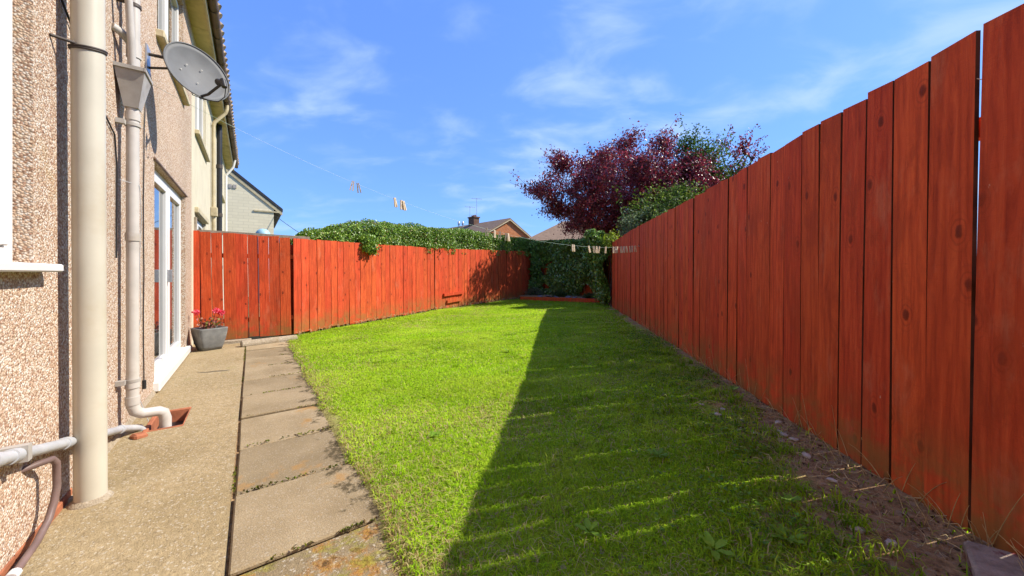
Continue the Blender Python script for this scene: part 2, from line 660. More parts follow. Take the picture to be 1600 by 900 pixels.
def mat_leaf(name, rough=0.5, trans=0.35, spec=0.35, up=0.0):
    m = bpy.data.materials.new(name)
    m.use_nodes = True
    t = m.node_tree
    t.nodes.clear()
    out = t.nodes.new('ShaderNodeOutputMaterial')
    at = t.nodes.new('ShaderNodeAttribute'); at.attribute_name = 'Col'
    pb = t.nodes.new('ShaderNodeBsdfPrincipled')
    pb.inputs['Roughness'].default_value = rough
    pb.inputs['Specular IOR Level'].default_value = spec
    tr = t.nodes.new('ShaderNodeBsdfTranslucent')
    hs = t.nodes.new('ShaderNodeHueSaturation')
    hs.inputs['Value'].default_value = 1.25
    hs.inputs['Saturation'].default_value = 1.05
    mx = t.nodes.new('ShaderNodeMixShader')
    mx.inputs[0].default_value = trans
    t.links.new(at.outputs['Color'], pb.inputs['Base Color'])
    t.links.new(at.outputs['Color'], hs.inputs['Color'])
    t.links.new(hs.outputs[0], tr.inputs['Color'])
    t.links.new(pb.outputs[0], mx.inputs[1])
    t.links.new(tr.outputs[0], mx.inputs[2])
    t.links.new(mx.outputs[0], out.inputs[0])
    if up:
        ge = t.nodes.new('ShaderNodeNewGeometry')
        vm = t.nodes.new('ShaderNodeMix'); vm.data_type = 'VECTOR'
        vm.inputs[0].default_value = up
        vm.inputs[5].default_value = (0, 0, 1)
        vn = t.nodes.new('ShaderNodeVectorMath'); vn.operation = 'NORMALIZE'
        t.links.new(ge.outputs['Normal'], vm.inputs[4]); t.links.new(vm.outputs[1], vn.inputs[0])
        t.links.new(vn.outputs[0], pb.inputs['Normal'])
    return m


def mat_glass():
    m = Mat('window_glass', 0.03, 0.9)
    v = m.coord()
    m.color(m.ramp(m.noise(v, 1.5, 2), [(0.3, (0.012, 0.016, 0.02)), (0.7, (0.03, 0.038, 0.045))]))
    m.b.inputs['Coat Weight'].default_value = 0.6
    m.b.inputs['Coat Roughness'].default_value = 0.02
    return m.m


def mat_brick(name, c1, c2, mortar, axis=(0, 2)):
    m = Mat(name, 0.9, 0.1)
    v = m.coord()
    s = m.sep(v)
    cb = m.n('ShaderNodeCombineXYZ')
    m.l(s[axis[0]], cb.inputs[0]); m.l(s[axis[1]], cb.inputs[1])
    bt = m.n('ShaderNodeTexBrick')
    bt.inputs['Scale'].default_value = 1
    bt.inputs['Brick Width'].default_value = 0.225
    bt.inputs['Row Height'].default_value = 0.075
    bt.inputs['Mortar Size'].default_value = 0.006
    bt.inputs['Color1'].default_value = (*c1, 1)
    bt.inputs['Color2'].default_value = (*c2, 1)
    bt.inputs['Mortar'].default_value = (*mortar, 1)
    m.l(cb.outputs[0], bt.inputs['Vector'])
    col = m.mix(m.rng(m.noise(v, 1.3, 5, 0.7), 0.45, 0.7, 0, 0.5), bt.outputs['Color'], tuple(x * 0.6 for x in c1))
    m.color(col)
    return m.m


def mat_tiles(name, c):
    m = Mat(name, 0.85, 0.15)
    v = m.coord()
    s = m.sep(v)
    w = m.math('FRACT', m.math('MULTIPLY', s[2], 5.0), 0)
    nz = m.noise(v, 3.0, 6, 0.7)
    col = m.ramp(nz, [(0.3, tuple(x * 0.6 for x in c)), (0.7, c)])
    col = m.mix(m.rng(w, 0.0, 0.18, 0.55, 0), col, tuple(x * 0.35 for x in c))
    m.color(col)
    m.bump(w, 0.4, 0.03)
    return m.m


M = {}
M['pebble'] = mat_pebbledash()
M['wood'] = mat_wood()
M['board_edge'] = plain('gap_shade_board_edge', (0.085, 0.030, 0.016), 0.9, 0.1, 0.4, 9)  # weathered board sides, coloured extra dark to paint shade into the gaps
M['grey_wood'] = plain('weathered_timber', (0.33, 0.27, 0.20), 0.85, 0.1, 0.25, 14, bump=0.3)
M['concrete'] = mat_concrete('poured_concrete', (0.39, 0.29, 0.145), (0.56, 0.43, 0.24), 0.45)
M['slab'] = mat_slab()
M['moss_slab'] = mat_concrete('mossy_slab', (0.28, 0.21, 0.11), (0.42, 0.32, 0.19), 0.5, 0.75)
M['kerb'] = mat_concrete('old_kerb', (0.42, 0.33, 0.22), (0.58, 0.49, 0.36), 0.4)
M['soil'] = mat_soil()
M['lawn'] = mat_soil('lawn_soil_and_thatch', True)
M['upvc'] = plain('white_upvc', (0.66, 0.65, 0.62), 0.35, 0.4, 0.04, 3)
M['cream'] = plain('cream_trim', (0.50, 0.42, 0.26), 0.6, 0.3, 0.15, 5, dirt=(0.25, 0.19, 0.09))
M['soffit'] = plain('cream_soffit', (0.56, 0.45, 0.21), 0.7, 0.2, 0.2, 4, dirt=(0.22, 0.16, 0.07))
M['soilpipe'] = plain('cream_soil_pipe', (0.50, 0.46, 0.365), 0.42, 0.35, 0.08, 3.0, dirt=(0.42, 0.35, 0.24))
M['pipe'] = plain('pale_grey_pipe', (0.47, 0.435, 0.39), 0.42, 0.35, 0.10, 6, dirt=(0.36, 0.31, 0.25))
M['hopper'] = plain('grey_hopper', (0.37, 0.34, 0.30), 0.5, 0.3, 0.15, 8, dirt=(0.24, 0.2, 0.16))
M['waste'] = plain('grey_waste_pipe', (0.40, 0.405, 0.41), 0.4, 0.35, 0.12, 9, dirt=(0.3, 0.28, 0.26))
M['brown_pipe'] = plain('brown_conduit', (0.17, 0.11, 0.095), 0.5, 0.3, 0.2, 8, dirt=(0.26, 0.2, 0.17))
M['black'] = plain('black_plastic', (0.02, 0.02, 0.022), 0.45, 0.4, 0.2, 10)
M['strap'] = plain('dark_strap', (0.07, 0.055, 0.045), 0.55, 0.3, 0.3, 20)
M['terracotta'] = plain('terracotta', (0.36, 0.13, 0.065), 0.8, 0.2, 0.25, 14, dirt=(0.2, 0.09, 0.05), bump=0.3)
M['glass'] = mat_glass()
M['dish'] = plain('grey_dish', (0.125, 0.128, 0.13), 0.6, 0.25, 0.10, 9, dirt=(0.12, 0.115, 0.10))
M['steel'] = plain('galvanised_steel', (0.48, 0.49, 0.5), 0.4, 0.5, 0.15, 20, metal=0.7)
M['gutter'] = plain('brown_gutter', (0.14, 0.085, 0.055), 0.55, 0.3, 0.35, 7, dirt=(0.30, 0.2, 0.12))
M['tile_edge'] = plain('weathered_roof_tile', (0.33, 0.25, 0.17), 0.9, 0.1, 0.35, 9)
M['roof_tiles'] = mat_tiles('brown_roof_tiles', (0.27, 0.18, 0.12))
M['dark_roof'] = plain('dark_verge', (0.035, 0.035, 0.04), 0.6, 0.3, 0.2, 8)
M['cream_wall'] = mat_render('cream_render', (0.74, 0.67, 0.50), 55, 0.6)
M['gable_wall'] = mat_painted_brick('cream_painted_brick', (0.70, 0.63, 0.45))
M['orange_brick'] = mat_brick('orange_brick', (0.46, 0.16, 0.05), (0.34, 0.10, 0.035), (0.42, 0.30, 0.2), (1, 2))
M['dark_brick'] = mat_brick('chimney_brick', (0.16, 0.085, 0.055), (0.10, 0.055, 0.04), (0.2, 0.16, 0.12))
M['pot'] = plain('grey_stone_pot', (0.18, 0.177, 0.165), 0.75, 0.2, 0.2, 11, dirt=(0.34, 0.32, 0.28), bump=0.3)
M['compost'] = plain('compost', (0.035, 0.024, 0.016), 0.95, 0.1, 0.4, 60, bump=1.0)
M['bark'] = plain('bark', (0.075, 0.05, 0.04), 0.9, 0.1, 0.3, 14, bump=0.5)
M['twig'] = plain('green_twig', (0.10, 0.09, 0.04), 0.85, 0.1, 0.3, 14)
M['leaf'] = mat_leaf('foliage', 0.5, 0.35, 0.2)
M['gloss_leaf'] = mat_leaf('glossy_foliage', 0.34, 0.22, 0.5)
M['purple_leaf'] = mat_leaf('purple_foliage', 0.36, 0.30, 0.5)
M['grass'] = mat_leaf('grass_blades', 0.9, 0.42, 0.02, 0.7)
M['petal'] = mat_leaf('petals', 0.6, 0.4, 0.2)
M['dry'] = plain('dry_stalk', (0.50, 0.38, 0.20), 0.85, 0.1, 0.25, 20)
M['line'] = plain('pale_green_line', (0.50, 0.66, 0.52), 0.5, 0.3, 0.05, 8)
M['peg'] = plain('pale_wooden_peg', (0.66, 0.53, 0.36), 0.75, 0.2, 0.2, 30)
M['pink_peg'] = plain('pink_plastic_peg', (0.66, 0.45, 0.40), 0.5, 0.3, 0.1, 30)
M['stone'] = plain('pale_pebble', (0.46, 0.40, 0.34), 0.85, 0.15, 0.25, 30, bump=0.3)
M['slate'] = plain('grey_slate', (0.17, 0.17, 0.19), 0.7, 0.3, 0.25, 9, bump=0.3)
M['vine'] = plain('pale_dried_stem', (0.62, 0.42, 0.34), 0.85, 0.1, 0.15, 20)


def mat_block():
    m = Mat('painted_stone_block', 0.9, 0.12)
    v = m.coord()
    c = m.ramp(m.noise(v, 16, 6, 0.7), [(0.3, (0.17, 0.13, 0.10)), (0.7, (0.40, 0.33, 0.27))])
    c = m.mix(m.rng(m.noise(v, 8, 5, 0.65), 0.50, 0.58, 0, 0.9), c, (0.13, 0.016, 0.022))
    n = m.n('ShaderNodeNewGeometry')
    c = m.mix(m.rng(m.noise(m.coord((1, 1, 1)), 5, 5, 0.6), 0.56, 0.66, 0, 0.6), c, (0.36, 0.25, 0.06))
    m.color(c)
    m.bump(m.noise(v, 60, 5, 0.7), 0.8, 0.01)
    return m.m


M['block'] = mat_block()

# ------------------------------------------------------------------ the place: coordinates
# the house wall runs away to the left; N points off the wall into the garden, U along it
U = Vector((-0.5811, 0.8138, 0))
N = Vector((0.8138, 0.5811, 0))
HROT = math.atan2(U.y, U.x)
WALL = -0.73                                  # wall face: distance along N from the camera


def HW(s, n, z=0):
    return N * n + U * s + Vector((0, 0, z))


def n_of(X, Y):
    return 0.8138 * X + 0.5811 * Y


def fence_x(Y):
    return 1.528 + 0.1254 * Y


FA, FB, FC, FD = (-4.95, 5.60), (-3.78, 6.33), (-2.11, 10.03), (0.97, 15.40)
BACK_R = (3.25, 13.6)


def ground_z(X, Y):
    X = np.asarray(X, float); Y = np.asarray(Y, float)
    n = n_of(X, Y)
    nf = n_of(fence_x(Y), Y)
    t = np.clip((n - 0.45) / np.maximum(nf - 0.45, 0.3), -1, 1.15)
    lawn = 0.012 + 0.148 * np.clip(t, 0, 1.15)
    bump = (fbm(np.stack([X * 1.3, Y * 1.3], -1).reshape(-1, 2), 5).reshape(X.shape) - 0.5) * 0.035
    fine = (fbm(np.stack([X * 7, Y * 7], -1).reshape(-1, 2), 9).reshape(X.shape) - 0.5) * 0.02
    w = np.clip((n - 0.36) / 0.12, 0, 1)
    return (lawn + (bump + fine) * np.clip((n - 0.5) / 0.5, 0, 1)) * w - 0.07 * (1 - w)


def gz(X, Y):
    return float(ground_z(np.array([X]), np.array([Y]))[0])


# ------------------------------------------------------------------ ground, path, slabs
g = MB()
g.add([(-900, -900, -0.16), (900, -900, -0.16), (900, 1800, -0.16), (-900, 1800, -0.16)], [(0, 1, 2, 3)])
M['field'] = plain('rough_grassy_ground', (0.16, 0.15, 0.08), 0.95, 0.05, 0.35, 0.6, dirt=(0.20, 0.15, 0.08))
ground = g.build('ground', M['field'], kind='structure')

ys = np.concatenate([np.arange(-2.6, 4.0, 0.05), np.arange(4.0, 17.51, 0.15)])
xs = np.concatenate([np.arange(-7.0, -2.6, 0.15), np.arange(-2.6, 2.6, 0.05), np.arange(2.6, 8.0, 0.15)])
GX, GY = np.meshgrid(xs, ys)
GZ = ground_z(GX, GY)
nn = n_of(GX, GY)
GZ = np.where(nn < -0.2, -0.13, GZ)
vv = np.stack([GX, GY, GZ], -1).reshape(-1, 3)
ny, nx = GX.shape
idx = np.arange(ny * nx).reshape(ny, nx)
ff = np.stack([idx[:-1, :-1], idx[:-1, 1:], idx[1:, 1:], idx[1:, :-1]], -1).reshape(-1, 4)
cen = nn.reshape(-1)[ff].mean(1)
ff = ff[cen > 0.2]
me = fast_mesh('lawn', vv, [(4, ff)])
me.polygons.foreach_set('use_smooth', np.ones(len(me.polygons), bool))
lawn = link('lawn', me, M['lawn'], kind='structure')

# poured concrete strip against the house, cut round the drain gully
GUL = (3.52, 3.98, -0.62, -0.40)              # s0, s1, n0, n1
path = empty('concrete_path', HW(0, WALL), HROT)
path['kind'] = 'structure'
cp = MB()


def hbox(mb, s0, s1, n0, n1, z0, z1):
    return mb.box(s0, s1, -n1, -n0, z0, z1)


OFFP = (0, -WALL, 0)
PJ = -0.082
for (a, b, c, d) in ((-1.5, GUL[0], WALL + 0.001, PJ), (GUL[1], 7.9, WALL + 0.001, PJ), (GUL[0], GUL[1], WALL + 0.001, GUL[2]), (GUL[0], GUL[1], GUL[3], PJ)):
    hbox(cp, a, b, c, d, -0.12, 0.0)
cp.build('concrete_strip', M['concrete'], path, OFFP)
# slabs
pav = empty('paving', HW(0, PJ), HROT)
pav['kind'] = 'structure'
OFFS = (0, -PJ, 0)
s = 1.69
k = 0
while s < 7.3:
    L = 0.59 + random.uniform(-0.012, 0.012)
    if s + L > 7.25:
        L = 7.25 - s
        if L < 0.2:
            break
    m = MB()
    n0 = PJ + 0.015 + random.uniform(-0.004, 0.004)
    n1 = PJ + 0.61
    m.box(0, L - 0.014, -(n1 - PJ), -(n0 - PJ), -0.024, 0)
    o = m.build('slab', M['slab'], pav, bevel=0.007)
    o.location = (s, 0, random.uniform(-0.008, 0.006))
    o.rotation_euler = (R(random.uniform(-0.5, 0.5)), R(random.uniform(-0.4, 0.4)), R(random.uniform(-0.5, 0.5)))
    s += L + 0.004
m = MB(); m.box(0, 0.60, -0.62, -0.022, -0.05, 0)
o = m.build('slab', M['moss_slab'], pav, bevel=0.006); o.location = (1.085, 0, -0.010); o.rotation_euler = (R(-0.8), R(0.6), 0)
o['label'] = 'sunken slab covered with orange moss'
m = MB(); m.box(0, 0.59, -0.61, -0.022, -0.05, 0)
o = m.build('slab', M['moss_slab'], pav, bevel=0.006); o.location = (0.45, 0, -0.012)
m = MB(); m.box(-1.5, 7.3, -0.6, 0.0, -0.09, -0.026)
m.build('joint_bed', M['soil'], pav)

# ------------------------------------------------------------------ pebbledashed house
B0 = (0, -WALL, 0)
house = empty('pebbledash_house', HW(0, WALL), HROT, 'house with beige pebbledash wall, white patio door and cream soffit', 'house')
S0, S1, ZE = -2.5, 7.22, 4.80
DOOR = (4.66, 6.60, 0.06, 2.14)
UPW = (4.78, 6.42, 3.40, 4.62)
GRW = (0.55, 2.36, 1.14, 2.36)


def wall_with_holes(mb, s0, s1, z0, z1, holes, n0=WALL, depth=0.25):
    """front face with openings and reveals"""
    ss = sorted({s0, s1, *[h[0] for h in holes], *[h[1] for h in holes]})
    zz = sorted({z0, z1, *[h[2] for h in holes], *[h[3] for h in holes]})
    for i in range(len(ss) - 1):
        for j in range(len(zz) - 1):
            cs, cz = (ss[i] + ss[i + 1]) / 2, (zz[j] + zz[j + 1]) / 2
            if any(h[0] < cs < h[1] and h[2] < cz < h[3] for h in holes):
                continue
            mb.add([(ss[i], -n0, zz[j]), (ss[i + 1], -n0, zz[j]), (ss[i + 1], -n0, zz[j + 1]), (ss[i], -n0, zz[j + 1])], [(0, 1, 2, 3)])
    for (a, b, c, d) in holes:
        y0, y1 = -n0, -n0 + depth
        mb.add([(a, y0, c), (a, y0, d), (a, y1, d), (a, y1, c)], [(0, 1, 2, 3)])
        mb.add([(b, y0, c), (b, y0, d), (b, y1, d), (b, y1, c)], [(3, 2, 1, 0)])
        mb.add([(a, y0, d), (b, y0, d), (b, y1, d), (a, y1, d)], [(0, 1, 2, 3)])
        mb.add([(a, y0, c), (b, y0, c), (b, y1, c), (a, y1, c)], [(3, 2, 1, 0)])
    # ends and back
    y0, y1 = -n0, -n0 + 7.0
    mb.add([(s0, y0, z0), (s0, y1, z0), (s0, y1, z1), (s0, y0, z1)], [(0, 1, 2, 3)])
    mb.add([(s1, y0, z0), (s1, y1, z0), (s1, y1, z1), (s1, y0, z1)], [(3, 2, 1, 0)])
    mb.add([(s0, y1, z0), (s1, y1, z0), (s1, y1, z1), (s0, y1, z1)], [(3, 2, 1, 0)])


w = MB()
wall_with_holes(w, S0, S1, 0.035, ZE, [DOOR, UPW, GRW])
w.build('wall', M['pebble'], house, B0, normals=False)
# brick footing showing under the dash: single bricks laid end to end
x = S0
while x < S1 - 0.05:
    L = min(0.215, S1 - x)
    if x < 2.75:
        m = MB(); hbox(m, 0, L, WALL - 0.06, WALL + 0.002 + random.uniform(0, 0.014), -0.03, 0.034)
        o = m.build('brick', M['terracotta'], house, B0, bevel=0.004)
        o.location = (x, 0, 0)
    x += L + 0.01


m = MB()
m.prism([(-(WALL - 0.02), -0.01), (-(WALL + 0.022), -0.01), (-(WALL + 0.004), 0.036), (-(WALL - 0.02), 0.036)], 'x', 2.75, S1)
m.build('mortar_fillet', M['kerb'], house, B0)


def framed_opening(parent, rect, rec, bars, name='window', fw=0.065, sash=0.055):
    """white frame with panes set back by rec; bars: list of s positions of mullions"""
    a, b, c, d = rect
    n1 = WALL - rec
    wn_ = empty(name, (0, 0, 0)); wn_.parent = parent
    e = 0.002
    f = MB()
    hbox(f, a + e, a + fw, n1 - 0.07, n1, c + e, d - e); hbox(f, b - fw, b - e, n1 - 0.07, n1, c + e, d - e)
    hbox(f, a + fw, b - fw, n1 - 0.07, n1, c + e, c + fw); hbox(f, a + fw, b - fw, n1 - 0.07, n1, d - fw, d - e)
    for q in bars:
        hbox(f, q - fw * 0.5, q + fw * 0.5, n1 - 0.07, n1 + 0.001, c + fw, d - fw)
    f.build('frame', M['upvc'], wn_, B0, bevel=0.004)
    edges = [a + fw] + [q for q in bars] + [b - fw]
    for i in range(len(edges) - 1):
        p, q = edges[i] + (fw * 0.5 if i else 0), edges[i + 1] - (fw * 0.5 if i < len(edges) - 2 else 0)
        m = MB()
        z0, z1 = c + fw, d - fw
        hbox(m, p + e, p + sash, n1 - 0.045, n1 + 0.012, z0 + e, z1 - e); hbox(m, q - sash, q - e, n1 - 0.045, n1 + 0.012, z0 + e, z1 - e)
        hbox(m, p + sash, q - sash, n1 - 0.045, n1 + 0.012, z0 + e, z0 + sash); hbox(m, p + sash, q - sash, n1 - 0.045, n1 + 0.012, z1 - sash, z1 - e)
        m.build('sash', M['upvc'], wn_, B0, bevel=0.005)
        m = MB(); hbox(m, p + sash - 0.004, q - sash + 0.004, n1 - 0.03, n1 - 0.018, z0 + sash - 0.004, z1 - sash + 0.004)
        m.build('pane', M['glass'], wn_, B0)
    return wn_


dr = framed_opening(house, DOOR, 0.05, [5.63], 'patio_door', 0.06, 0.085)
m = MB(); hbox(m, DOOR[0] - 0.05, DOOR[1] + 0.10, WALL - 0.12, WALL + 0.045, 0.012, 0.10); m.build('door_sill', M['upvc'], dr, B0, bevel=0.008)
m = MB(); hbox(m, DOOR[0] - 0.05, DOOR[1] + 0.06, WALL - 0.02, WALL + 0.018, 2.141, 2.162); m.build('drip_strip', M['gutter'], dr, B0, bevel=0.004)
m = MB(); hbox(m, 5.55, 5.58, WALL - 0.04, WALL + 0.005, 1.0, 1.14); m.build('door_handle', M['steel'], dr, B0, bevel=0.004)
uw = framed_opening(house, UPW, 0.05, [5.55], 'window', 0.06, 0.055)
m = MB(); hbox(m, UPW[0] - 0.06, UPW[1] + 0.06, WALL - 0.05, WALL + 0.06, 3.33, 3.40); m.build('window_sill', M['cream'], uw, B0, bevel=0.008)
gw = framed_opening(house, GRW, 0.05, [1.45], 'window', 0.065, 0.055)
m = MB(); hbox(m, GRW[0] - 0.06, GRW[1] + 0.07, WALL - 0.05, WALL + 0.065, 1.105, 1.139); m.build('window_sill', M['upvc'], gw, B0, bevel=0.006)


def eaves(parent, s0, s1, tile_name='tile'):
    m = MB(); hbox(m, s0, s1, WALL - 0.2, WALL + 0.20, ZE, ZE + 0.02); m.build('soffit', M['soffit'], parent, B0)
    m = MB(); hbox(m, s0, s1, WALL + 0.201, WALL + 0.225, ZE - 0.03, ZE + 0.15); m.build('fascia', M['cream'], parent, B0)
    # half-round gutter
    m = MB()
    pts = []
    for k in range(9):
        a = math.pi + math.pi * k / 8
        pts.append((WALL + 0.285 + 0.056 * math.cos(a), ZE + 0.125 + 0.056 * math.sin(a)))
    inner = [(WALL + 0.285 + 0.050 * math.cos(math.pi + math.pi * k / 8), ZE + 0.127 + 0.050 * math.sin(math.pi + math.pi * k / 8)) for k in range(8, -1, -1)]
    m.prism([(-p[0], p[1]) for p in pts + inner], 'x', s0, s1)
    gt = m.build('gutter', M['gutter'], parent, B0)
    q = s0 + 0.3
    while q < s1:
        b = MB()
        b.tube([(q, -(WALL + 0.285 + 0.06 * math.cos(math.pi + math.pi * k / 8)), ZE + 0.125 + 0.06 * math.sin(math.pi + math.pi * k / 8)) for k in range(9)], 0.008, 5)
        b.build('bracket', M['strap'], gt, B0)
        q += 0.9
    # roof slope with a ragged edge of tile ends
    rise = math.tan(R(38))
    e0 = WALL + 0.30
    m = MB()
    m.prism([(-e0, ZE + 0.185), (-e0 + 4.2, ZE + 0.185 + 4.2 * rise), (-e0 + 8.4, ZE + 0.185), (-e0 + 8.4, ZE + 0.125), (-e0 + 4.2, ZE + 0.125 + 4.2 * rise), (-e0, ZE + 0.125)], 'x', s0, s1)
    rf = m.build('roof', M['roof_tiles'], parent, B0)
    t = MB()
    q = s0
    while q < s1 - 0.1:
        t.tube([(q + 0.11, -(e0 + 0.035 + random.uniform(-0.008, 0.008)), ZE + 0.165), (q + 0.11, -(e0 - 0.35), ZE + 0.165 + 0.385 * rise)], 0.075, 8)
        q += 0.225
    t.build(tile_name, M['tile_edge'], rf, B0, kind='stuff')
    return rf


eaves(house, S0, S1)

# ------------------------------------------------------------------ cream neighbour in the same terrace
nb = empty('cream_house', HW(7.22, WALL), HROT, 'cream rendered neighbouring house joined to the pebbledash one', 'house')
B1 = (7.22, -WALL, 0)
_b0 = B0
B0 = B1
w = MB()
NS1 = 16.2
wall_with_holes(w, 7.225, NS1, -0.1, ZE, [(7.65, 9.35, 3.38, 4.62), (7.65, 9.2, 0.95, 2.05), (13.2, 14.6, 3.38, 4.62)])
w.build('wall', M['cream_wall'], nb, B0, normals=False)
for rect, sz in (((7.65, 9.35, 3.38, 4.62), 3.31), ((7.65, 9.2, 0.95, 2.05), 0.88), ((13.2, 14.6, 3.38, 4.62), 3.31)):
    wq = framed_opening(nb, rect, 0.05, [(rect[0] + rect[1]) / 2], 'window', 0.06, 0.05)
    m = MB(); hbox(m, rect[0] - 0.06, rect[1] + 0.08, WALL - 0.05, WALL + 0.06, sz, sz + 0.068); m.build('window_sill', M['cream'], wq, B0, bevel=0.008)
    if sz < 1:
        m = MB(); hbox(m, rect[0] - 0.08, rect[1] + 0.1, WALL - 0.05, WALL + 0.05, 2.06, 2.15); m.build('lintel', M['cream'], wq, B0, bevel=0.008)
eaves(nb, 7.23, 16.45)
B0 = _b0

HROOT = HW(0, WALL)


def hthing(name, s, n, z, label, cat, group=None):
    e = empty(name, HW(s, n, z), HROT, label, cat, group)
    return e, (s, -n, z)


# neighbour's pipes
e, off = hthing('downpipe', 10.35, WALL + 0.05, 0, 'cream downpipe with swan neck from the gutter of the cream house', 'pipe')
m = MB(); m.tube([(10.35, -(WALL + 0.05), 0), (10.35, -(WALL + 0.05), 4.35)], 0.036, 10); m.build('pipe', M['cream'], e, off)
m = MB(); m.tube([(10.35, -(WALL + 0.05), 4.35), (10.35, -(WALL + 0.07), 4.43), (10.35, -(WALL + 0.26), 4.68), (10.35, -(WALL + 0.285), 4.78), (10.35, -(WALL + 0.285), 4.86)], 0.036, 10); m.build('swan_neck', M['cream'], e, off)
m = MB(); hbox(m, 10.27, 10.43, WALL + 0.004, WALL + 0.12, 2.35, 2.55); m.build('hopper', M['cream'], e, off, bevel=0.01)
e, off = hthing('vent_pipe', 11.6, WALL + 0.08, 0, 'dark soil vent pipe on the cream house beside its cream downpipe', 'pipe')
m = MB(); m.tube([(11.6, -(WALL + 0.08), 0), (11.6, -(WALL + 0.08), 4.78)], 0.055, 12); m.build('pipe', M['black'], e, off)
for z in (1.2, 2.5, 3.7):
    m = MB(); m.tube([(11.6, -(WALL + 0.08), z), (11.6, -(WALL + 0.08), z + 0.09)], 0.066, 12); m.build('collar', M['strap'], e, off)
e, off = hthing('rain_pipe', 13.0, WALL + 0.05, 0, 'thin white pipe on the far end of the cream house', 'pipe')
m = MB(); m.tube([(15.2, -(WALL + 0.05), 0), (15.2, -(WALL + 0.05), 4.3)], 0.035, 10); m.build('pipe', M['upvc'], e, off)
m = MB(); m.tube([(15.2, -(WALL + 0.05), 4.3), (15.2, -(WALL + 0.24), 4.62), (15.2, -(WALL + 0.285), 4.86)], 0.035, 10); m.build('swan_neck', M['upvc'], e, off)

# ------------------------------------------------------------------ gable-ended house further along
gh = empty('gable_house', HW(24, 1.0), HROT, 'cream painted house with its gable end and dark roof verge showing beyond the terrace', 'house')
GB = (24, -1.0, 0)
m = MB()
ga = [(1.0, -0.2), (1.0, 4.85), (-3.4, 8.55), (-7.8, 4.85), (-7.8, -0.2)]
m.prism([(-p[0], p[1]) for p in ga], 'x', 24, 33)
m.build('wall', M['gable_wall'], gh, GB)
m = MB()
rs = 3.7 / 4.4
m.prism([(-1.42, 4.85 - 0.42 * rs + 0.02), (3.4, 8.57), (8.2, 4.5), (8.2, 4.66), (3.4, 8.74), (-1.42, 4.85 - 0.42 * rs + 0.18)], 'x', 23.93, 33.2)
m.build('roof', M['dark_roof'], gh, GB)
m = MB(); m.prism([(-1.40, 4.50), (3.4, 8.53), (3.4, 8.33), (-1.40, 4.30)], 'x', 23.955, 23.998)
m.build('barge_board', M['cream'], gh, GB)
m = MB(); hbox(m, 23.95, 23.999, 0.1, 1.34, 4.44, 4.515); m.build('eaves_box', M['cream'], gh, GB)
for k in range(2):
    m = MB(); hbox(m, 23.96, 23.999, -0.98 + k * 0.2, -0.84 + k * 0.2, 5.55, 5.74); m.build('vent', M['hopper'], gh, GB)
e, off = hthing('phone_wire', 24, 1.0, 4.3, 'thin dark wire sagging from the corner of the gable-ended house', 'wire')
m = MB(); m.tube([(24.0 - t * 3, -(1.05 + t * 2.2), 4.3 - 1.9 * t - 0.5 * t * (1 - t)) for t in [k / 8 for k in range(9)]], 0.014, 5); m.build('strand', M['black'], e, off)
e, off = hthing('water_tank', 19.0, 0.4, 2.0, 'pale blue rounded lid of a tank behind the first fence panels', 'tank')
m = MB(); m.lathe([(0.0, 0.36), (0.12, 0.34), (0.2, 0.28), (0.26, 0.18), (0.28, 0.0), (0.28, -2.8)], 16, (19.0, -0.4, 2.66)); m.build('drum', plain('blue_plastic', (0.30, 0.48, 0.56), 0.5), e, off)

# ------------------------------------------------------------------ brick houses behind
_a = R(-47); bh = empty('brick_house', (-0.39 - (4.6 * math.cos(_a) - 4 * math.sin(_a)), 44 - (4.6 * math.sin(_a) + 4 * math.cos(_a)), 0), _a, 'orange brick house with brown tiled roof beyond the hedge', 'house')
m = MB(); m.prism([(-9, -0.2), (-9, 5.0), (0, 5.0), (0, -0.2)], 'y', 0, 8); m.add([], [])
m.v = []; m.f = []; m.sm = []
m.prism([(0, -0.2), (0, 5.4), (4, 7.55), (8, 5.4), (8, -0.2)], 'x', -9.5, 4.6)
m.build('wall', M['orange_brick'], bh)
m = MB(); m.prism([(-0.4, 5.22), (4, 7.6), (8.4, 5.22), (8.4, 5.36), (4, 7.75), (-0.4, 5.36)], 'x', -9.7, 4.85)
rf = m.build('roof', M['roof_tiles'], bh)
m = MB(); m.box(-2.9, -1.7, 3.5, 4.4, 6.9, 8.5); m.box(-3.0, -1.6, 3.42, 4.48, 8.5, 8.65); ch = m.build('chimney', M['dark_brick'], rf)
for q in (-2.65, -2.3, -1.95):
    m = MB(); m.lathe([(0.11, 8.65), (0.1, 8.85), (0.13, 8.88), (0.1, 8.9), (0.0, 8.9)], 10, (q, 3.95, 0)); m.build('chimney_pot', M['terracotta'], rf)
m = MB(); m.prism([(-0.43, 5.20), (4, 7.58), (8.43, 5.2), (8.43, 5.12), (4, 7.46), (-0.43, 5.12)], 'x', 4.6, 4.86); m.build('barge_board', M['cream'], bh)
for q in range(2):
    ax = -3.1 + q * 1.5
    e = empty('roof_aerial', (0, 0, 0), 0, ('thin roof aerial on the left of the brick chimney', 'taller roof aerial on the right of the brick chimney')[q], 'aerial')
    bpy.context.view_layer.update(); base = bh.matrix_basis @ Vector((ax, 3.9, 8.6))
    e.location = base; e.rotation_euler = (0, 0, R(20))
    m = MB(); h = 1.6 + 0.9 * q
    m.tube([(0, 0, 0), (0, 0, h)], 0.03, 6); m.build('mast', M['steel'], e)
    m = MB(); m.tube([(-0.7, 0, h - 0.1), (0.7, 0, h - 0.1)], 0.02, 5)
    for kk in range(6):
        xx = -0.6 + kk * 0.24
        m.tube([(xx, -0.25, h - 0.1), (xx, 0.25, h - 0.1)], 0.014, 4)
    m.build('array', M['steel'], e)
h2 = empty('hipped_house', (3.7, 37, 0), R(6), 'house with brown hipped tile roof half hidden by the purple tree', 'house')
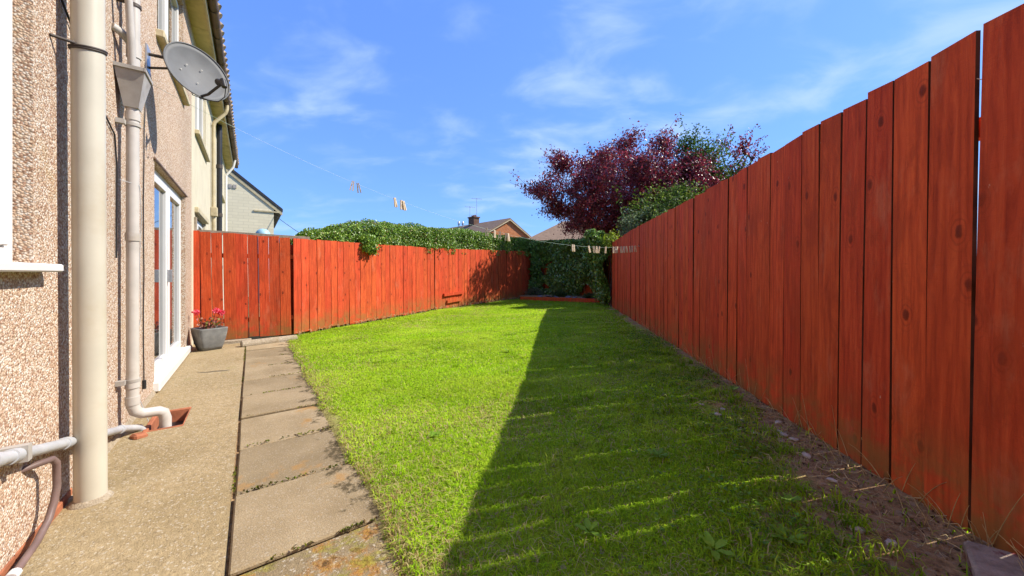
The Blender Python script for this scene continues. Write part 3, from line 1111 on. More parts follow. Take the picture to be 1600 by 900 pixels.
m = MB(); m.box(-2.0, 9, 0, 8, -0.2, 4.5); m.build('wall', M['orange_brick'], h2)
m = MB()
m.add([(-2.5, -0.5, 4.4), (9.5, -0.5, 4.4), (9.5, 8.5, 4.4), (-2.5, 8.5, 4.4), (2.6, 4, 7.0), (5.5, 4, 7.0)],
      [(0, 1, 5, 4), (1, 2, 5), (2, 3, 4, 5), (3, 0, 4), (0, 3, 2, 1)])
m.build('roof', M['roof_tiles'], h2)
for k, nm in enumerate(('flue_pipe', 'flue_pipe')):
    e = empty(nm, (-7.3 + k * 0.55, 50.0, 0), 0, ('pale flue cowl on the roof ridge, left one of a pair', 'pale flue cowl on the roof ridge, right one of a pair')[k], 'flue')
    m = MB(); m.lathe([(0.09, 5.5), (0.09, 7.9)], 8); m.build('stack', M['steel'], e)
    m = MB(); m.lathe([(0.14, 7.75), (0.15, 7.85), (0.15, 8.15), (0.07, 8.2), (0.0, 8.2)], 10); m.build('cowl', M['steel'], e)

# ------------------------------------------------------------------ pipes on the near wall
PS, PN = 2.63, WALL + 0.095
e, off = hthing('soil_pipe', PS, PN, 0, 'wide cream soil pipe standing against the pebbledash wall', 'pipe')
LEAN = math.tan(R(0.9))
m = MB(); m.tube([(PS - 0.0, -PN, -0.01), (PS - LEAN * 2.5, -PN, 2.5), (PS - LEAN * 6.2, -PN, 6.2)], 0.0555, 32); m.build('pipe', M['soilpipe'], e, off)
m = MB()
ring = [(PS - LEAN * 2.16 + 0.0585 * math.cos(a), -PN + 0.0585 * math.sin(a), 2.17 + 0.014 * math.cos(a + 0.5)) for a in [2 * math.pi * k / 28 for k in range(29)]]
m.tube(ring, 0.0055, 6); m.tube([(x, y, z - 0.009) for x, y, z in ring], 0.0045, 6)
m.tube([(PS - LEAN * 2.16 - 0.05, -PN + 0.03, 2.165), (PS - 0.12, -(WALL + 0.002), 2.16)], 0.007, 6)
m.build('strap', M['strap'], e, off)
m = MB(); m.lathe([(0.0555, 0.02), (0.064, 0.014), (0.078, 0.0), (0.08, -0.01)], 20, (PS, -PN, 0)); m.build('mortar_collar', M['kerb'], e, off)

DS, DN = 3.53, WALL + 0.07
e, off = hthing('drainpipe', DS, DN, 0, 'slim pale drainpipe with a hopper head running down to the gully', 'pipe')
m = MB()
m.tube([(DS, -DN, 2.26), (DS, -DN, 0.24), (DS, -DN, 0.185)], 0.033, 18)
m.tube([(DS, -DN, 0.20), (DS + 0.004, -DN - 0.012, 0.155), (DS + 0.02, -DN - 0.045, 0.128), (DS + 0.05, -DN - 0.12, 0.118), (DS + 0.06, -DN - 0.145, 0.10), (DS + 0.063, -DN - 0.155, 0.055), (DS + 0.063, -DN - 0.155, -0.09)], 0.034, 18)
m.build('pipe', M['pipe'], e, off)
for z in (2.14, 1.32, 0.32, 0.205):
    m = MB(); m.tube([(DS, -DN, z), (DS, -DN, z + 0.055)], 0.0385, 18); m.build('collar', M['pipe'], e, off)
for z in (2.1, 0.36):
    m = MB(); m.tube([(DS, -DN, z), (DS, -DN, z + 0.02)], 0.0405, 18); hbox(m, DS - 0.07, DS - 0.03, WALL + 0.001, WALL + 0.045, z - 0.005, z + 0.025); m.build('clip', M['hopper'], e, off)
# hopper: tapering open box
hp = MB()
zt, zb = 2.47, 2.22
wt_, wb_ = 0.105, 0.040
dt, db = 0.075, 0.036
outer = [(-wt_, -dt), (wt_, -dt), (wt_, dt), (-wt_, dt)]
inner = [(-wb_, -db), (wb_, -db), (wb_, db), (-wb_, db)]
vt = [(DS + a, -DN + b - 0.004, zt) for a, b in outer] + [(DS + a, -DN + b, zb) for a, b in inner]
vi = [(DS + a * 0.94, -DN + b * 0.93 - 0.004, zt) for a, b in outer] + [(DS + a * 0.8, -DN + b * 0.8, zb + 0.02) for a, b in inner]
hp.add(vt + vi, [(0, 1, 5, 4), (1, 2, 6, 5), (2, 3, 7, 6), (3, 0, 4, 7), (4, 5, 6, 7),
                 (8, 9, 13, 12), (9, 10, 14, 13), (10, 11, 15, 14), (11, 8, 12, 15), (12, 13, 14, 15),
                 (0, 1, 9, 8), (1, 2, 10, 9), (2, 3, 11, 10), (3, 0, 8, 11)])
h_o = hp.build('hopper', M['hopper'], e, off)
rim = MB(); hbox(rim, DS - wt_ - 0.008, DS + wt_ + 0.008, DN + dt - 0.004, DN + dt + 0.008, zt - 0.02, zt + 0.004)
hbox(rim, DS - wt_ - 0.008, DS - wt_, DN - dt, DN + dt, zt - 0.02, zt + 0.004); hbox(rim, DS + wt_, DS + wt_ + 0.008, DN - dt, DN + dt, zt - 0.02, zt + 0.004)
rim.build('rim', M['hopper'], h_o, off)

e, off = hthing('upper_pipe', DS + 0.03, DN, 2.4, 'upright pale pipe dropping from above into the hopper', 'pipe')
m = MB(); m.tube([(DS + 0.03, -DN, 2.36), (DS + 0.03, -DN, 4.75)], 0.032, 18); m.build('pipe', M['pipe'], e, off)
m = MB(); m.tube([(DS + 0.03, -DN, 2.58), (DS + 0.03, -DN, 2.68)], 0.038, 18); m.tube([(DS + 0.03, -DN, 2.66), (DS - 0.10, -DN + 0.035, 2.68), (DS - 0.13, -(WALL), 2.69)], 0.024, 12); m.build('branch', M['pipe'], e, off)
m = MB(); m.tube([(DS + 0.03, -DN, 2.93), (DS + 0.03, -DN, 2.95)], 0.039, 18); hbox(m, DS - 0.05, DS, WALL + 0.001, WALL + 0.05, 2.925, 2.955); m.build('clip', M['strap'], e, off)
e, off = hthing('slanting_pipe', DS - 0.05, DN + 0.02, 2.4, 'narrow slanting waste pipe entering the hopper from above', 'pipe')
m = MB(); m.tube([(DS - 0.055, -DN - 0.012, 2.38), (DS - 0.10, -DN - 0.012, 2.62), (DS - 0.36, -DN - 0.0, 4.0), (DS - 0.42, -(WALL - 0.05), 4.1)], 0.020, 12); m.build('pipe', M['pipe'], e, off)

# sloping grey waste pipe along the wall foot
e, off = hthing('waste_pipe', 2.63, WALL + 0.045, 0.3, 'sloping grey waste pipe running behind the soil pipe to the gully', 'pipe')


def wp(s):
    return (s, -(WALL + 0.042), 0.30 - 0.275 * (s - 2.63))


m = MB(); m.tube([wp(0.9), wp(1.95), wp(2.63), wp(3.45)], 0.0215, 16)
a = wp(3.45)
m.tube([a, (a[0] + 0.06, a[1] - 0.01, a[2] - 0.02), (a[0] + 0.13, a[1] - 0.05, a[2] - 0.05), (a[0] + 0.16, a[1] - 0.09, a[2] - 0.12)], 0.0215, 14)
m.build('pipe', M['waste'], e, off)
for q in (1.93, 2.05, 2.50, 3.36):
    m = MB(); m.tube([wp(q), wp(q + 0.045)], 0.0265, 16); m.build('collar', M['waste'], e, off)
m = MB(); hbox(m, 2.10, 2.13, WALL + 0.001, WALL + 0.07, wp(2.1)[2] - 0.03, wp(2.1)[2] + 0.03); m.build('clip', M['hopper'], e, off)

# brown conduit curving along the wall foot
e, off = hthing('brown_conduit', 2.42, WALL + 0.04, 0, 'thin brown conduit bending down the wall and along its foot', 'pipe')
m = MB()
pts = [(2.27, WALL - 0.02, 0.325), (2.30, WALL + 0.03, 0.333), (2.345, WALL + 0.055, 0.328), (2.37, WALL + 0.06, 0.30), (2.375, WALL + 0.06, 0.20), (2.365, WALL + 0.055, 0.14), (2.33, WALL + 0.05, 0.085), (2.24, WALL + 0.045, 0.045), (2.12, WALL + 0.04, 0.026), (1.98, WALL + 0.035, 0.02), (1.75, WALL + 0.035, 0.018), (1.2, WALL + 0.03, 0.018)]
m.tube([(p[0], -p[1], p[2]) for p in pts], 0.0125, 12); m.build('pipe', M['brown_pipe'], e, off)
m = MB(); m.tube([(2.10, -(WALL + 0.04), 0.026), (2.07, -(WALL + 0.038), 0.025)], 0.018, 10); m.build('clip', M['upvc'], e, off)

# terracotta gully let into the concrete
e, off = hthing('drain_gully', 3.75, -0.51, 0, 'square terracotta drain gully sunk into the concrete', 'drain')
m = MB()
s0, s1, n0, n1 = GUL
hbox(m, s0, s0 + 0.03, n0, n1, -0.16, 0.004); hbox(m, s1 - 0.03, s1, n0, n1, -0.16, 0.004)
hbox(m, s0 + 0.035, s1 - 0.035, n0, n0 + 0.03, -0.16, 0.006); hbox(m, s0 + 0.035, s1 - 0.035, n1 - 0.012, n1, -0.16, 0.002)
m.build('surround', M['terracotta'], e, off, bevel=0.006)
m = MB(); hbox(m, s0 + 0.035, s1 - 0.035, n0 + 0.03, n1 - 0.012, -0.16, -0.09); m.build('grate', M['black'], e, off)
m = MB(); hbox(m, 3.41, 3.50, -0.65, -0.58, -0.015, 0.024)
o = m.build('broken_brick', M['terracotta'], None, (3.45, 0.61, 0), bevel=0.012)
o.location = HW(3.45, -0.61, 0); o.rotation_euler = (0.1, 0.1, HROT + 0.5)
tag(o, 'broken piece of orange brick under the drainpipe elbow', 'brick')

# cables on the wall
e, off = hthing('black_cable', 2.6, WALL, 2.3, 'black cable slanting across the wall behind the soil pipe', 'cable')
m = MB()
cw = -(WALL + 0.008)
m.tube([(2.05, cw, 3.05), (2.35, cw - 0.004, 2.62), (2.52, cw, 2.42), (2.90, cw - 0.003, 2.23), (3.2, cw, 2.07), (3.42, cw, 2.0), (3.47, cw, 1.8), (3.46, cw, 1.2)], 0.0048, 6)
m.build('strand', M['black'], e, off)
e, off = hthing('aerial_cable', 4.2, WALL, 1.4, 'thin black cable hanging down the wall from the satellite dish', 'cable')
m = MB()
pts = [(4.40, 2.86), (4.28, 2.6), (4.22, 2.3)] + [(4.20 + 0.012 * math.sin(z * 7), z) for z in (2.0, 1.7, 1.4, 1.1, 0.8, 0.5, 0.3, 0.22)]
m.tube([(p[0], cw, p[1]) for p in pts], 0.0042, 6)
m.tube([(4.2, cw - 0.004, 0.22), (4.2, cw - 0.004, 0.15)], 0.013, 8)
m.build('strand', M['black'], e, off)
e, off = hthing('loose_wire', 3.55, DN, 1.2, 'thin pale wire looped loosely round the slim drainpipe', 'wire')
m = MB()
m.tube([(3.47, -(WALL + 0.02), 1.72), (3.52, -DN - 0.036, 1.70), (3.60, -DN - 0.03, 1.5), (3.61, -DN - 0.02, 1.2), (3.59, -DN - 0.03, 0.8), (3.66, -DN + 0.02, 0.5), (3.72, -DN + 0.03, 0.30), (3.70, -DN - 0.05, 0.02)], 0.0022, 5)
m.build('strand', M['waste'], e, off)

# ------------------------------------------------------------------ satellite dish
dc = HW(4.36, WALL + 0.34, 2.93)
dish = empty('satellite_dish', HW(4.36, WALL, 2.9), 0, 'grey oval satellite dish on a wall bracket beside the upstairs window', 'satellite dish')
dn = Vector((0.919, -0.335, 0.208)).normalized()
dx_ = Vector((0, 0, 1)).cross(dn).normalized()
dy_ = dn.cross(dx_)
DM = Matrix((dx_, dy_, dn)).transposed()


def DP(a, b, c):
    return (dc + DM @ Vector((a, b, c))) - Vector(dish.location)


m = MB()
rings, seg = 7, 40
vs_, fs = [DP(0, 0, -0.055)], []
for i in range(1, rings + 1):
    r = i / rings
    for k in range(seg):
        a = 2 * math.pi * k / seg
        vs_.append(DP(0.258 * r * math.cos(a), 0.245 * r * math.sin(a), -0.055 * (1 - r * r)))
for k in range(seg):
    fs.append((0, 1 + k, 1 + (k + 1) % seg))
for i in range(rings - 1):
    for k in range(seg):
        a, b = 1 + i * seg + k, 1 + i * seg + (k + 1) % seg
        fs.append((a, a + seg, b + seg, b))
m.add(vs_, fs, True)
o = m.build('reflector', M['dish'], dish, normals=False)
sd = o.modifiers.new('thickness', 'SOLIDIFY'); sd.thickness = 0.006; sd.offset = -1
m = MB(); m.tube([DP(0.258 * math.cos(2 * math.pi * k / 40), 0.245 * math.sin(2 * math.pi * k / 40), 0.0) for k in range(41)], 0.006, 6, caps=False); m.build('rim', M['dish'], dish)
m = MB(); m.tube([DP(0.0, -0.225, -0.025), DP(0.0, -0.245, 0.08), DP(0.0, -0.225, 0.25)], 0.011, 8); m.build('feed_arm', M['black'], dish)
lb = MB(); lb.tube([DP(0.0, -0.235, 0.295), DP(0.0, -0.20, 0.25), DP(0, -0.19, 0.232)], [0.02, 0.024, 0.03], 12); lb.tube([DP(0.0, -0.19, 0.29), DP(0.0, -0.265, 0.30)], 0.021, 8)
lb.build('receiver', M['black'], dish)
m = MB(); m.tube([DP(0.01, -0.265, 0.30), DP(0.03, -0.32, 0.24), DP(0.03, -0.33, 0.15), DP(0.0, -0.27, 0.02), DP(-0.03, -0.2, -0.08), DP(-0.02, -0.05, -0.12)], 0.004, 5); m.build('lead', M['black'], dish)
wb = HW(4.36, WALL, 2.93) - Vector(dish.location)
m = MB()
m.tube([wb + Vector((0, 0, 0.05)), wb + N * 0.14 + Vector((0, 0, 0.055)), DP(0, 0.03, -0.09)], 0.014, 8)
m.tube([wb + Vector((0, 0, -0.07)), wb + N * 0.14 + Vector((0, 0, -0.03)), DP(0, -0.05, -0.09)], 0.011, 8)
m.build('bracket_arm', M['strap'], dish)
m = MB()
pl = [wb + U * a + Vector((0, 0, b)) + N * c for c in (0.002, 0.012) for a, b in ((-0.07, -0.11), (0.07, -0.11), (0.07, 0.11), (-0.07, 0.11))]
m.add(pl, [(0, 1, 2, 3), (4, 5, 6, 7), (0, 1, 5, 4), (1, 2, 6, 5), (2, 3, 7, 6), (3, 0, 4, 7)])
m.build('wall_plate', M['steel'], dish)
m = MB()
for a, b in ((-0.07, 0.05), (0.05, 0.06), (0.0, -0.09), (-0.12, -0.02)):
    m.tube([DP(a, b, -0.052 + 0.02), DP(a, b, -0.045 + 0.012)], 0.007, 8)
m.build('bolt', M['black'], dish)

# ------------------------------------------------------------------ fences


def fence_board(parent, p0, dirv, wd, zb, zt, nrm, lean=0.0, depth=0.0, name='board', taper=0.0, th=0.018):
    """a single upright board; local x along the fence, y through, z up"""
    m = MB()
    seg = 5
    H = zt - zb
    vs_, fs = [], []
    ph = random.uniform(0, 6)
    j0, j1 = random.uniform(-0.002, 0.002), random.uniform(-0.002, 0.002)
    skew = random.uniform(-0.006, 0.006)
    for i in range(seg + 1):
        t = i / seg
        z = H * t
        wob = 0.0022 * math.sin(3.1 * t + ph)
        bow = 0.004 * math.sin(2.3 * t + ph * 1.7)
        a = wob + j0 + taper * t
        b = wd + wob * 0.6 + j1 - taper * t
        zl, zr = (z, z)
        if i == seg:
            zl, zr = z + skew, z - skew
        ch_ = 0.0028
        vs_ += [(a, bow + ch_, zl), (a + ch_, bow, zl), (b - ch_, bow, zr), (b, bow + ch_, zr), (b, th + bow, zr), (a, th + bow, zl)]
    for i in range(seg):
        q = i * 6
        for k in range(6):
            fs.append((q + k, q + (k + 1) % 6, q + 6 + (k + 1) % 6, q + 6 + k))
    fs += [(5, 4, 3, 2, 1, 0), tuple(seg * 6 + k for k in range(6))]
    m.add(vs_, fs)
    o = m.build(name, M['wood'], parent)
    o.data.materials.append(M['board_edge'])  # side faces take the painted gap shade
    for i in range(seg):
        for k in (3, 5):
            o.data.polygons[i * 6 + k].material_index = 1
    rot = math.atan2(dirv[1], dirv[0])
    pos = Vector((p0[0], p0[1], zb)) + Vector((nrm[0], nrm[1], 0)) * depth
    o.matrix_local = parent.matrix_basis.inverted() @ (Matrix.Translation(pos) @ Matrix.Rotation(rot + R(random.uniform(-1.3, 1.3)), 4, 'Z') @ Matrix.Rotation(lean, 4, 'Y'))
    return o


def rail(parent, a, b, za, zb, nrm, back, h=0.07, d=0.04, mat='wood', name='rail'):
    a = Vector((a[0], a[1], za)) + Vector((nrm[0], nrm[1], 0)) * back
    b = Vector((b[0], b[1], zb)) + Vector((nrm[0], nrm[1], 0)) * back
    nv = Vector((nrm[0], nrm[1], 0)) * d
    up = Vector((0, 0, h))
    vs_ = [a, b, b + nv, a + nv, a + up, b + up, b + nv + up, a + nv + up]
    base = Vector(parent.location)
    m = MB(); m.add([v - base for v in vs_], [(0, 3, 2, 1), (4, 5, 6, 7), (0, 1, 5, 4), (1, 2, 6, 5), (2, 3, 7, 6), (3, 0, 4, 7)])
    return m.build(name, M[mat], parent)


def post(parent, x, y, z0, z1, w_=0.085, mat='wood'):
    base = Vector(parent.location)
    m = MB(); m.box(x - w_ / 2 - base.x, x + w_ / 2 - base.x, y - w_ / 2 - base.y, y + w_ / 2 - base.y, z0 - base.z, z1 - base.z)
    return m.build('post', M[mat], parent, bevel=0.006)


def run(parent, a, b, za, zb, side, wmean, lean, gap=0.004, zfoot=0.0, holes=()):
    """boards from a to b; za/zb top heights; side: unit vector out of the back of the fence"""
    d = Vector((b[0] - a[0], b[1] - a[1], 0)); L = d.length; d.normalize()
    t = 0.0
    i = 0
    while t < L - 0.05:
        wd = wmean + random.uniform(-0.014, 0.014)
        if t + wd > L:
            wd = L - t
        px, py = a[0] + d.x * t, a[1] + d.y * t
        f = t / L
        zt = za + (zb - za) * f + random.uniform(-0.008, 0.008)
        z0 = gz(px, py) if n_of(px, py) > 0.5 else 0.0
        ln = lean + R(random.uniform(-0.22, 0.22))
        g_ = gap * random.uniform(0.3, 1.3)
        if i in holes:
            g_ = 0.007
        fence_board(parent, (px, py), (d.x, d.y), wd - g_, z0 + zfoot + random.uniform(-0.012, 0.012), zt, (side[0], side[1]), ln, random.uniform(-0.004, 0.004))
        t += wd
        i += 1
    return i


# left fence, house corner to far corner
lf = empty('left_fence', (FA[0], FA[1], 0), 0, 'sunlit red-brown board fence from the house to the far corner under the hedge', 'fence')


def perp(a, b):
    d = Vector((b[0] - a[0], b[1] - a[1])); d.normalize()
    return (-d.y, d.x)                        # to the left of travel = away from the garden


nAB, nBC, nCD = perp(FA, FB), perp(FB, FC), perp(FC, FD)
LEANL = R(-0.7)
run(lf, FA, FB, 1.755, 1.71, nAB, 0.150, LEANL, 0.009, 0.045, holes=(4, 5, 7))
run(lf, FB, FC, 1.71, 1.79, nBC, 0.150, LEANL, 0.006, 0.03)
run(lf, FC, FD, 1.79, 2.02, nCD, 0.150, LEANL, 0.006, 0.02)
for (a, b, nr, z0, z1) in ((FA, FB, nAB, 0.3, 0.3), (FB, FC, nBC, 0.3, 0.35), (FC, FD, nCD, 0.35, 0.5)):
    for dz in (0.0, 1.05):
        rail(lf, a, b, z0 + dz, z1 + dz, nr, 0.024)
for (p, zz) in ((FB, 1.6), (FC, 1.66), ((-0.5, 12.8), 1.7), (FD, 1.9)):
    post(lf, p[0] + nBC[0] * 0.13, p[1] + nBC[1] * 0.13, -0.1, zz)
# two short battens nailed low on the boards
cd = Vector((FD[0] - FC[0], FD[1] - FC[1], 0)).normalized()
for k, (t0, t1, z) in enumerate(((0.32, 1.22, 0.45), (0.46, 1.10, 0.245))):
    a = Vector((FC[0], FC[1], 0)) + cd * t0; b = Vector((FC[0], FC[1], 0)) + cd * t1
    rail(lf, a, b, z, z + 0.035, (-nCD[0], -nCD[1]), 0.008, 0.08, 0.05, name='batten')
# the neighbour's weathered rail and post just behind the first panels
o_ = empty('weathered_rail', (FA[0] + nAB[0] * 0.16, FA[1] + nAB[1] * 0.16, 0), 0, 'grey weathered timber rail showing above the first fence boards', 'rail')
rail(o_, FA, (FB[0] + 0.2, FB[1] + 0.14), 1.735, 1.70, nAB, 0.14, 0.06, 0.07, 'grey_wood', 'capping')
for t in (0.1, 1.2):
    m = MB(); base = Vector((1.0 * t * 0.84, 0.54 * t, 0)); m.box(base.x - 0.035, base.x + 0.035, base.y - 0.02, base.y + 0.05, 0, 1.728); m.build('post', M['grey_wood'], o_)
o_ = MB(); o_.box(-0.035, 0.035, -0.035, 0.035, 0, 1.98); o_ = o_.build('grey_post', M['grey_wood'], bevel=0.006)
o_.location = (FA[0] + nAB[0] * 0.10 + 0.03, FA[1] + nAB[1] * 0.10 + 0.02, 0); o_.rotation_euler = (0, 0, 0.6)
tag(o_, 'short grey-brown post rising above the fence at the house corner', 'post')

# right fence, in shade
rf_a, rf_b = (fence_x(-1.53), -1.53), (fence_x(10.1), 10.1)
rfn = empty('right_fence', (rf_a[0], rf_a[1], 0), 0, 'tall shaded red-brown board fence along the bare soil strip', 'fence')
d = Vector((rf_b[0] - rf_a[0], rf_b[1] - rf_a[1], 0)).normalized()
nR = (d.y, -d.x)                              # out of the garden
# boards laid from the near end; each is built facing the garden
t, i = 0.0, 0
NAILS = MB()
Lr = (Vector(rf_b) - Vector(rf_a)).length
wide = {17: 0.011, 20: 0.008, 23: 0.007, 27: 0.007}
while t < Lr - 0.04:
    wd = 0.160 + random.uniform(-0.014, 0.014)
    wd = min(wd, Lr - t)
    px, py = rf_a[0] + d.x * t, rf_a[1] + d.y * t
    g_ = wide.get(i, 0.0054 * random.uniform(0.45, 1.4))
    zt = 1.962 + random.uniform(-0.007, 0.007) + 0.02 * math.sin(t * 0.9)
    z0 = gz(px - 0.03, py) - 0.03 + random.uniform(-0.012, 0.012)
    fence_board(rfn, (px, py), (d.x, d.y), wd - g_, z0, zt, nR, R(-0.75) + R(random.uniform(-0.2, 0.2)), random.uniform(-0.003, 0.003), taper=(0.0065 if i in wide else 0.0))
    for zr in (0.46, 1.06, 1.64):
        for q in (0.22, 0.78):
            c_ = Vector((px + d.x * wd * q, py + d.y * wd * q, zr + random.uniform(-0.012, 0.012))) + Vector((-nR[0], -nR[1], 0)) * 0.0025
            c_ += d * (-0.013 * (zr - z0))
            b_ = c_ - Vector(rfn.location)
            NAILS.tube([b_ + Vector((nR[0], nR[1], 0)) * 0.004, b_ - Vector((nR[0], nR[1], 0)) * 0.0022], 0.0042, 7)
    t += wd; i += 1
NAILS.build('nail_heads', M['strap'], rfn, kind='stuff')
for z in (0.42, 1.02, 1.60):
    rail(rfn, rf_a, rf_b, z, z, nR, 0.026, 0.075, 0.04)
for yy in (-0.85, 1.0, 2.85, 4.7, 6.55, 8.4, 10.0):
    post(rfn, fence_x(yy) + 0.14, yy, -0.1, 1.9, 0.09)

# ------------------------------------------------------------------ back fence behind the ivy
bf = empty('back_fence', (FD[0], FD[1], 0), 0, 'shaded board fence mostly hidden under ivy at the far end', 'fence')
nB = perp(FD, BACK_R)
run(bf, (FD[0] + 0.03, FD[1] - 0.01), BACK_R, 2.02, 2.02, nB, 0.150, 0, 0.006, 0.02)
run(bf, BACK_R, (2.83, 10.2), 2.02, 1.98, (1, 0), 0.150, 0, 0.006, 0.02)

# ------------------------------------------------------------------ raised edge and bed
e = empty('sleeper_edging', (0.42, 13.25, 0), 0, 'low red-brown timber edging along the shaded back bed', 'edging')
a, b = (0.30, 13.45), (2.92, 11.45)
dv = Vector((b[0] - a[0], b[1] - a[1], 0)).normalized(); pr = (-dv.y, dv.x)
L_ = (Vector(a) - Vector(b)).length
for k in range(2):
    p = (a[0] + dv.x * L_ * k / 2, a[1] + dv.y * L_ * k / 2); q = (a[0] + dv.x * (L_ * (k + 1) / 2 - 0.01), a[1] + dv.y * (L_ * (k + 1) / 2 - 0.01))
    rail(e, p, q, gz(*p) - 0.03, gz(*q) - 0.03, pr, 0, 0.16, 0.06, name='timber')
bed = MB()
bpts = [(a[0], a[1]), (b[0], b[1]), (2.95, 11.4), BACK_R, FD, (0.2, 13.9)]
bed.add([(p[0] + pr[0] * 0.05, p[1] + pr[1] * 0.05, 0.24) for p in bpts], [tuple(range(6))])
bed.build('planting_bed', M['soil'], kind='structure')
for k in range(7):
    t = 0.2 + 0.11 * k
    p = Vector((a[0], a[1], 0)) + dv * L_ * t + Vector((pr[0], pr[1], 0)) * random.uniform(0.15, 0.5)
    m = MB(); n_ = 6; rr = random.uniform(0.12, 0.2)
    poly = [(rr * random.uniform(0.7, 1.1) * math.cos(2 * math.pi * q / n_), rr * 0.7 * random.uniform(0.7, 1.1) * math.sin(2 * math.pi * q / n_)) for q in range(n_)]
    m.prism(poly, 'z', 0, 0.035)
    o = m.build('slate_piece', M['slate'], bevel=0.006); o.location = (p.x, p.y, 0.25); o.rotation_euler = (random.uniform(-0.3, 0.3), random.uniform(-0.3, 0.3), random.uniform(0, 3))
    tag(o, 'flat grey slate in the shaded back bed, ' + ['first', 'second', 'third', 'fourth', 'fifth', 'sixth', 'seventh'][k] + ' from the sunlit fence', 'stone', 'slates in the back bed')

# ------------------------------------------------------------------ foliage helpers


def rand_unit(n):
    v = RNG.normal(size=(n, 3))
    return unit(v)


def pick_cols(n, stops, p=None, jit=0.18):
    c = np.array(stops)[RNG.choice(len(stops), n, p=p)]
    return np.clip(c * (1 + RNG.normal(size=(n, 1)) * jit), 0.004, 1) * (1 + RNG.normal(size=(n, 3)) * 0.05)


def strip_foliage(name, mat, poly, thick, z0f, z1f, n, size, cols, p=None, lump=0.12, parent=None, side=1, seed=3, off=0.0, droop=None):
    """leaves on the shell of a hedge that follows a polyline; thick runs to the 'side' of it"""
    P = [np.array(q, float) for q in poly]
    seg = [np.linalg.norm(P[i + 1] - P[i]) for i in range(len(P) - 1)]
    tot = sum(seg); cum = np.concatenate([[0], np.cumsum(seg)])
    u = RNG.random(n) * tot
    k = np.clip(np.searchsorted(cum, u, side='right') - 1, 0, len(seg) - 1)
    f = (u - cum[k]) / np.array(seg)[k]
    A = np.array(P)[k]; Bq = np.array(P)[k + 1]
    base = A + (Bq - A) * f[:, None]
    dirs = (Bq - A) / np.array(seg)[k][:, None]
    nr = np.stack([-dirs[:, 1], dirs[:, 0]], -1) * side
    tt = u / tot
    z0 = z0f(tt); z1 = z1f(tt)
    # parameter round the section: front face, top, back face
    w_ = RNG.random(n)
    hgt = z1 - z0
    fr = 0.42; tp = 0.40
    across = np.where(w_ < fr, 0.0, np.where(w_ < fr + tp, (w_ - fr) / tp, 1.0))
    zz = np.where(w_ < fr, z0 + hgt * (w_ / fr) ** 0.9, np.where(w_ < fr + tp, z1, z1 - hgt * (w_ - fr - tp) / (1 - fr - tp)))
    # rounded shoulder
    sh = 0.18 * np.clip(1 - np.abs(across - 0.5) * 2, 0, 1)
    zz = zz + np.where((w_ >= fr) & (w_ < fr + tp), sh - 0.1, 0)
    pos = np.stack([base[:, 0] + nr[:, 0] * (across * thick + off), base[:, 1] + nr[:, 1] * (across * thick + off), zz], -1)
    out = np.stack([nr[:, 0] * (across * 2 - 1), nr[:, 1] * (across * 2 - 1), np.where((w_ >= fr) & (w_ < fr + tp), 1.0, 0.25)], -1)
    out = unit(out)
    lum = fbm(pos * 2.6, seed, 3) - 0.5
    depth = -np.abs(RNG.normal(size=n)) * 0.07 + lum * lump * 2
    pos = pos + out * depth[:, None]
    nrm = unit(out + rand_unit(n) * 0.8)
    ax = np.cross(nrm, rand_unit(n)) - np.array([0, 0, 0.3])
    c = pick_cols(n, cols, p)
    L = size * (0.7 + 0.6 * RNG.random(n))
    me = leaf_mesh(name, pos, ax, nrm, L, L * (0.5 + 0.2 * RNG.random(n)), c)
    return link(name, me, mat, parent), pos


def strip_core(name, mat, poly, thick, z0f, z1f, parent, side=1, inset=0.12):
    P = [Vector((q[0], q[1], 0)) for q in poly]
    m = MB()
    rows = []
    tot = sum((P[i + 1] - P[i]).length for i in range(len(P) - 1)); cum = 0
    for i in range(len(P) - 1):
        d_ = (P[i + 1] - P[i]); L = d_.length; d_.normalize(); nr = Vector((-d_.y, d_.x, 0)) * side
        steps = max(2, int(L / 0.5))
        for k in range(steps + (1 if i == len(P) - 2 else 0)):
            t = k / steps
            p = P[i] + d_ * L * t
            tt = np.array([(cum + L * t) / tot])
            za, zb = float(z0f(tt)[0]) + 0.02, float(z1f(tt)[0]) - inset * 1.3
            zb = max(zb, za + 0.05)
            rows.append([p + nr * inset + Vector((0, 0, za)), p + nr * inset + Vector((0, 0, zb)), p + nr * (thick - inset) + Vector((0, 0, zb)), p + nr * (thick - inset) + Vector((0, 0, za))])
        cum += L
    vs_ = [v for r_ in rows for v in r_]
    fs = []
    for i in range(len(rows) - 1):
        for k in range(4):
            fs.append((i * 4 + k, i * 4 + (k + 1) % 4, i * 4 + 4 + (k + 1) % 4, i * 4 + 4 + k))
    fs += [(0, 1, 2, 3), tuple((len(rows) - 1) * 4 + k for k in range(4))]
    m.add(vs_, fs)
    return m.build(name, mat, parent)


M['core'] = plain('light_blocking_core', (0.022, 0.024, 0.010), 0.95, 0.05, 0.4, 9, bump=1.0)  # dark colour of the solid core added inside the hedge to block light

# hedge behind the left fence
HEDGE_G = [(0.14, 0.25, 0.024), (0.20, 0.33, 0.034), (0.085, 0.155, 0.02), (0.31, 0.42, 0.06), (0.38, 0.28, 0.11)]
hedge = empty('privet_hedge', (FB[0], FB[1], 0), 0, 'trimmed green privet hedge overhanging the left fence', 'hedge')
hpoly = [(FB[0] + 0.12 - 0.06, FB[1] + 0.28 + 0.10), (FC[0] - 0.06, FC[1] + 0.03), (FD[0] - 0.05, FD[1] + 0.03)]


def hz0(t):
    return 1.55 + 0.22 * t


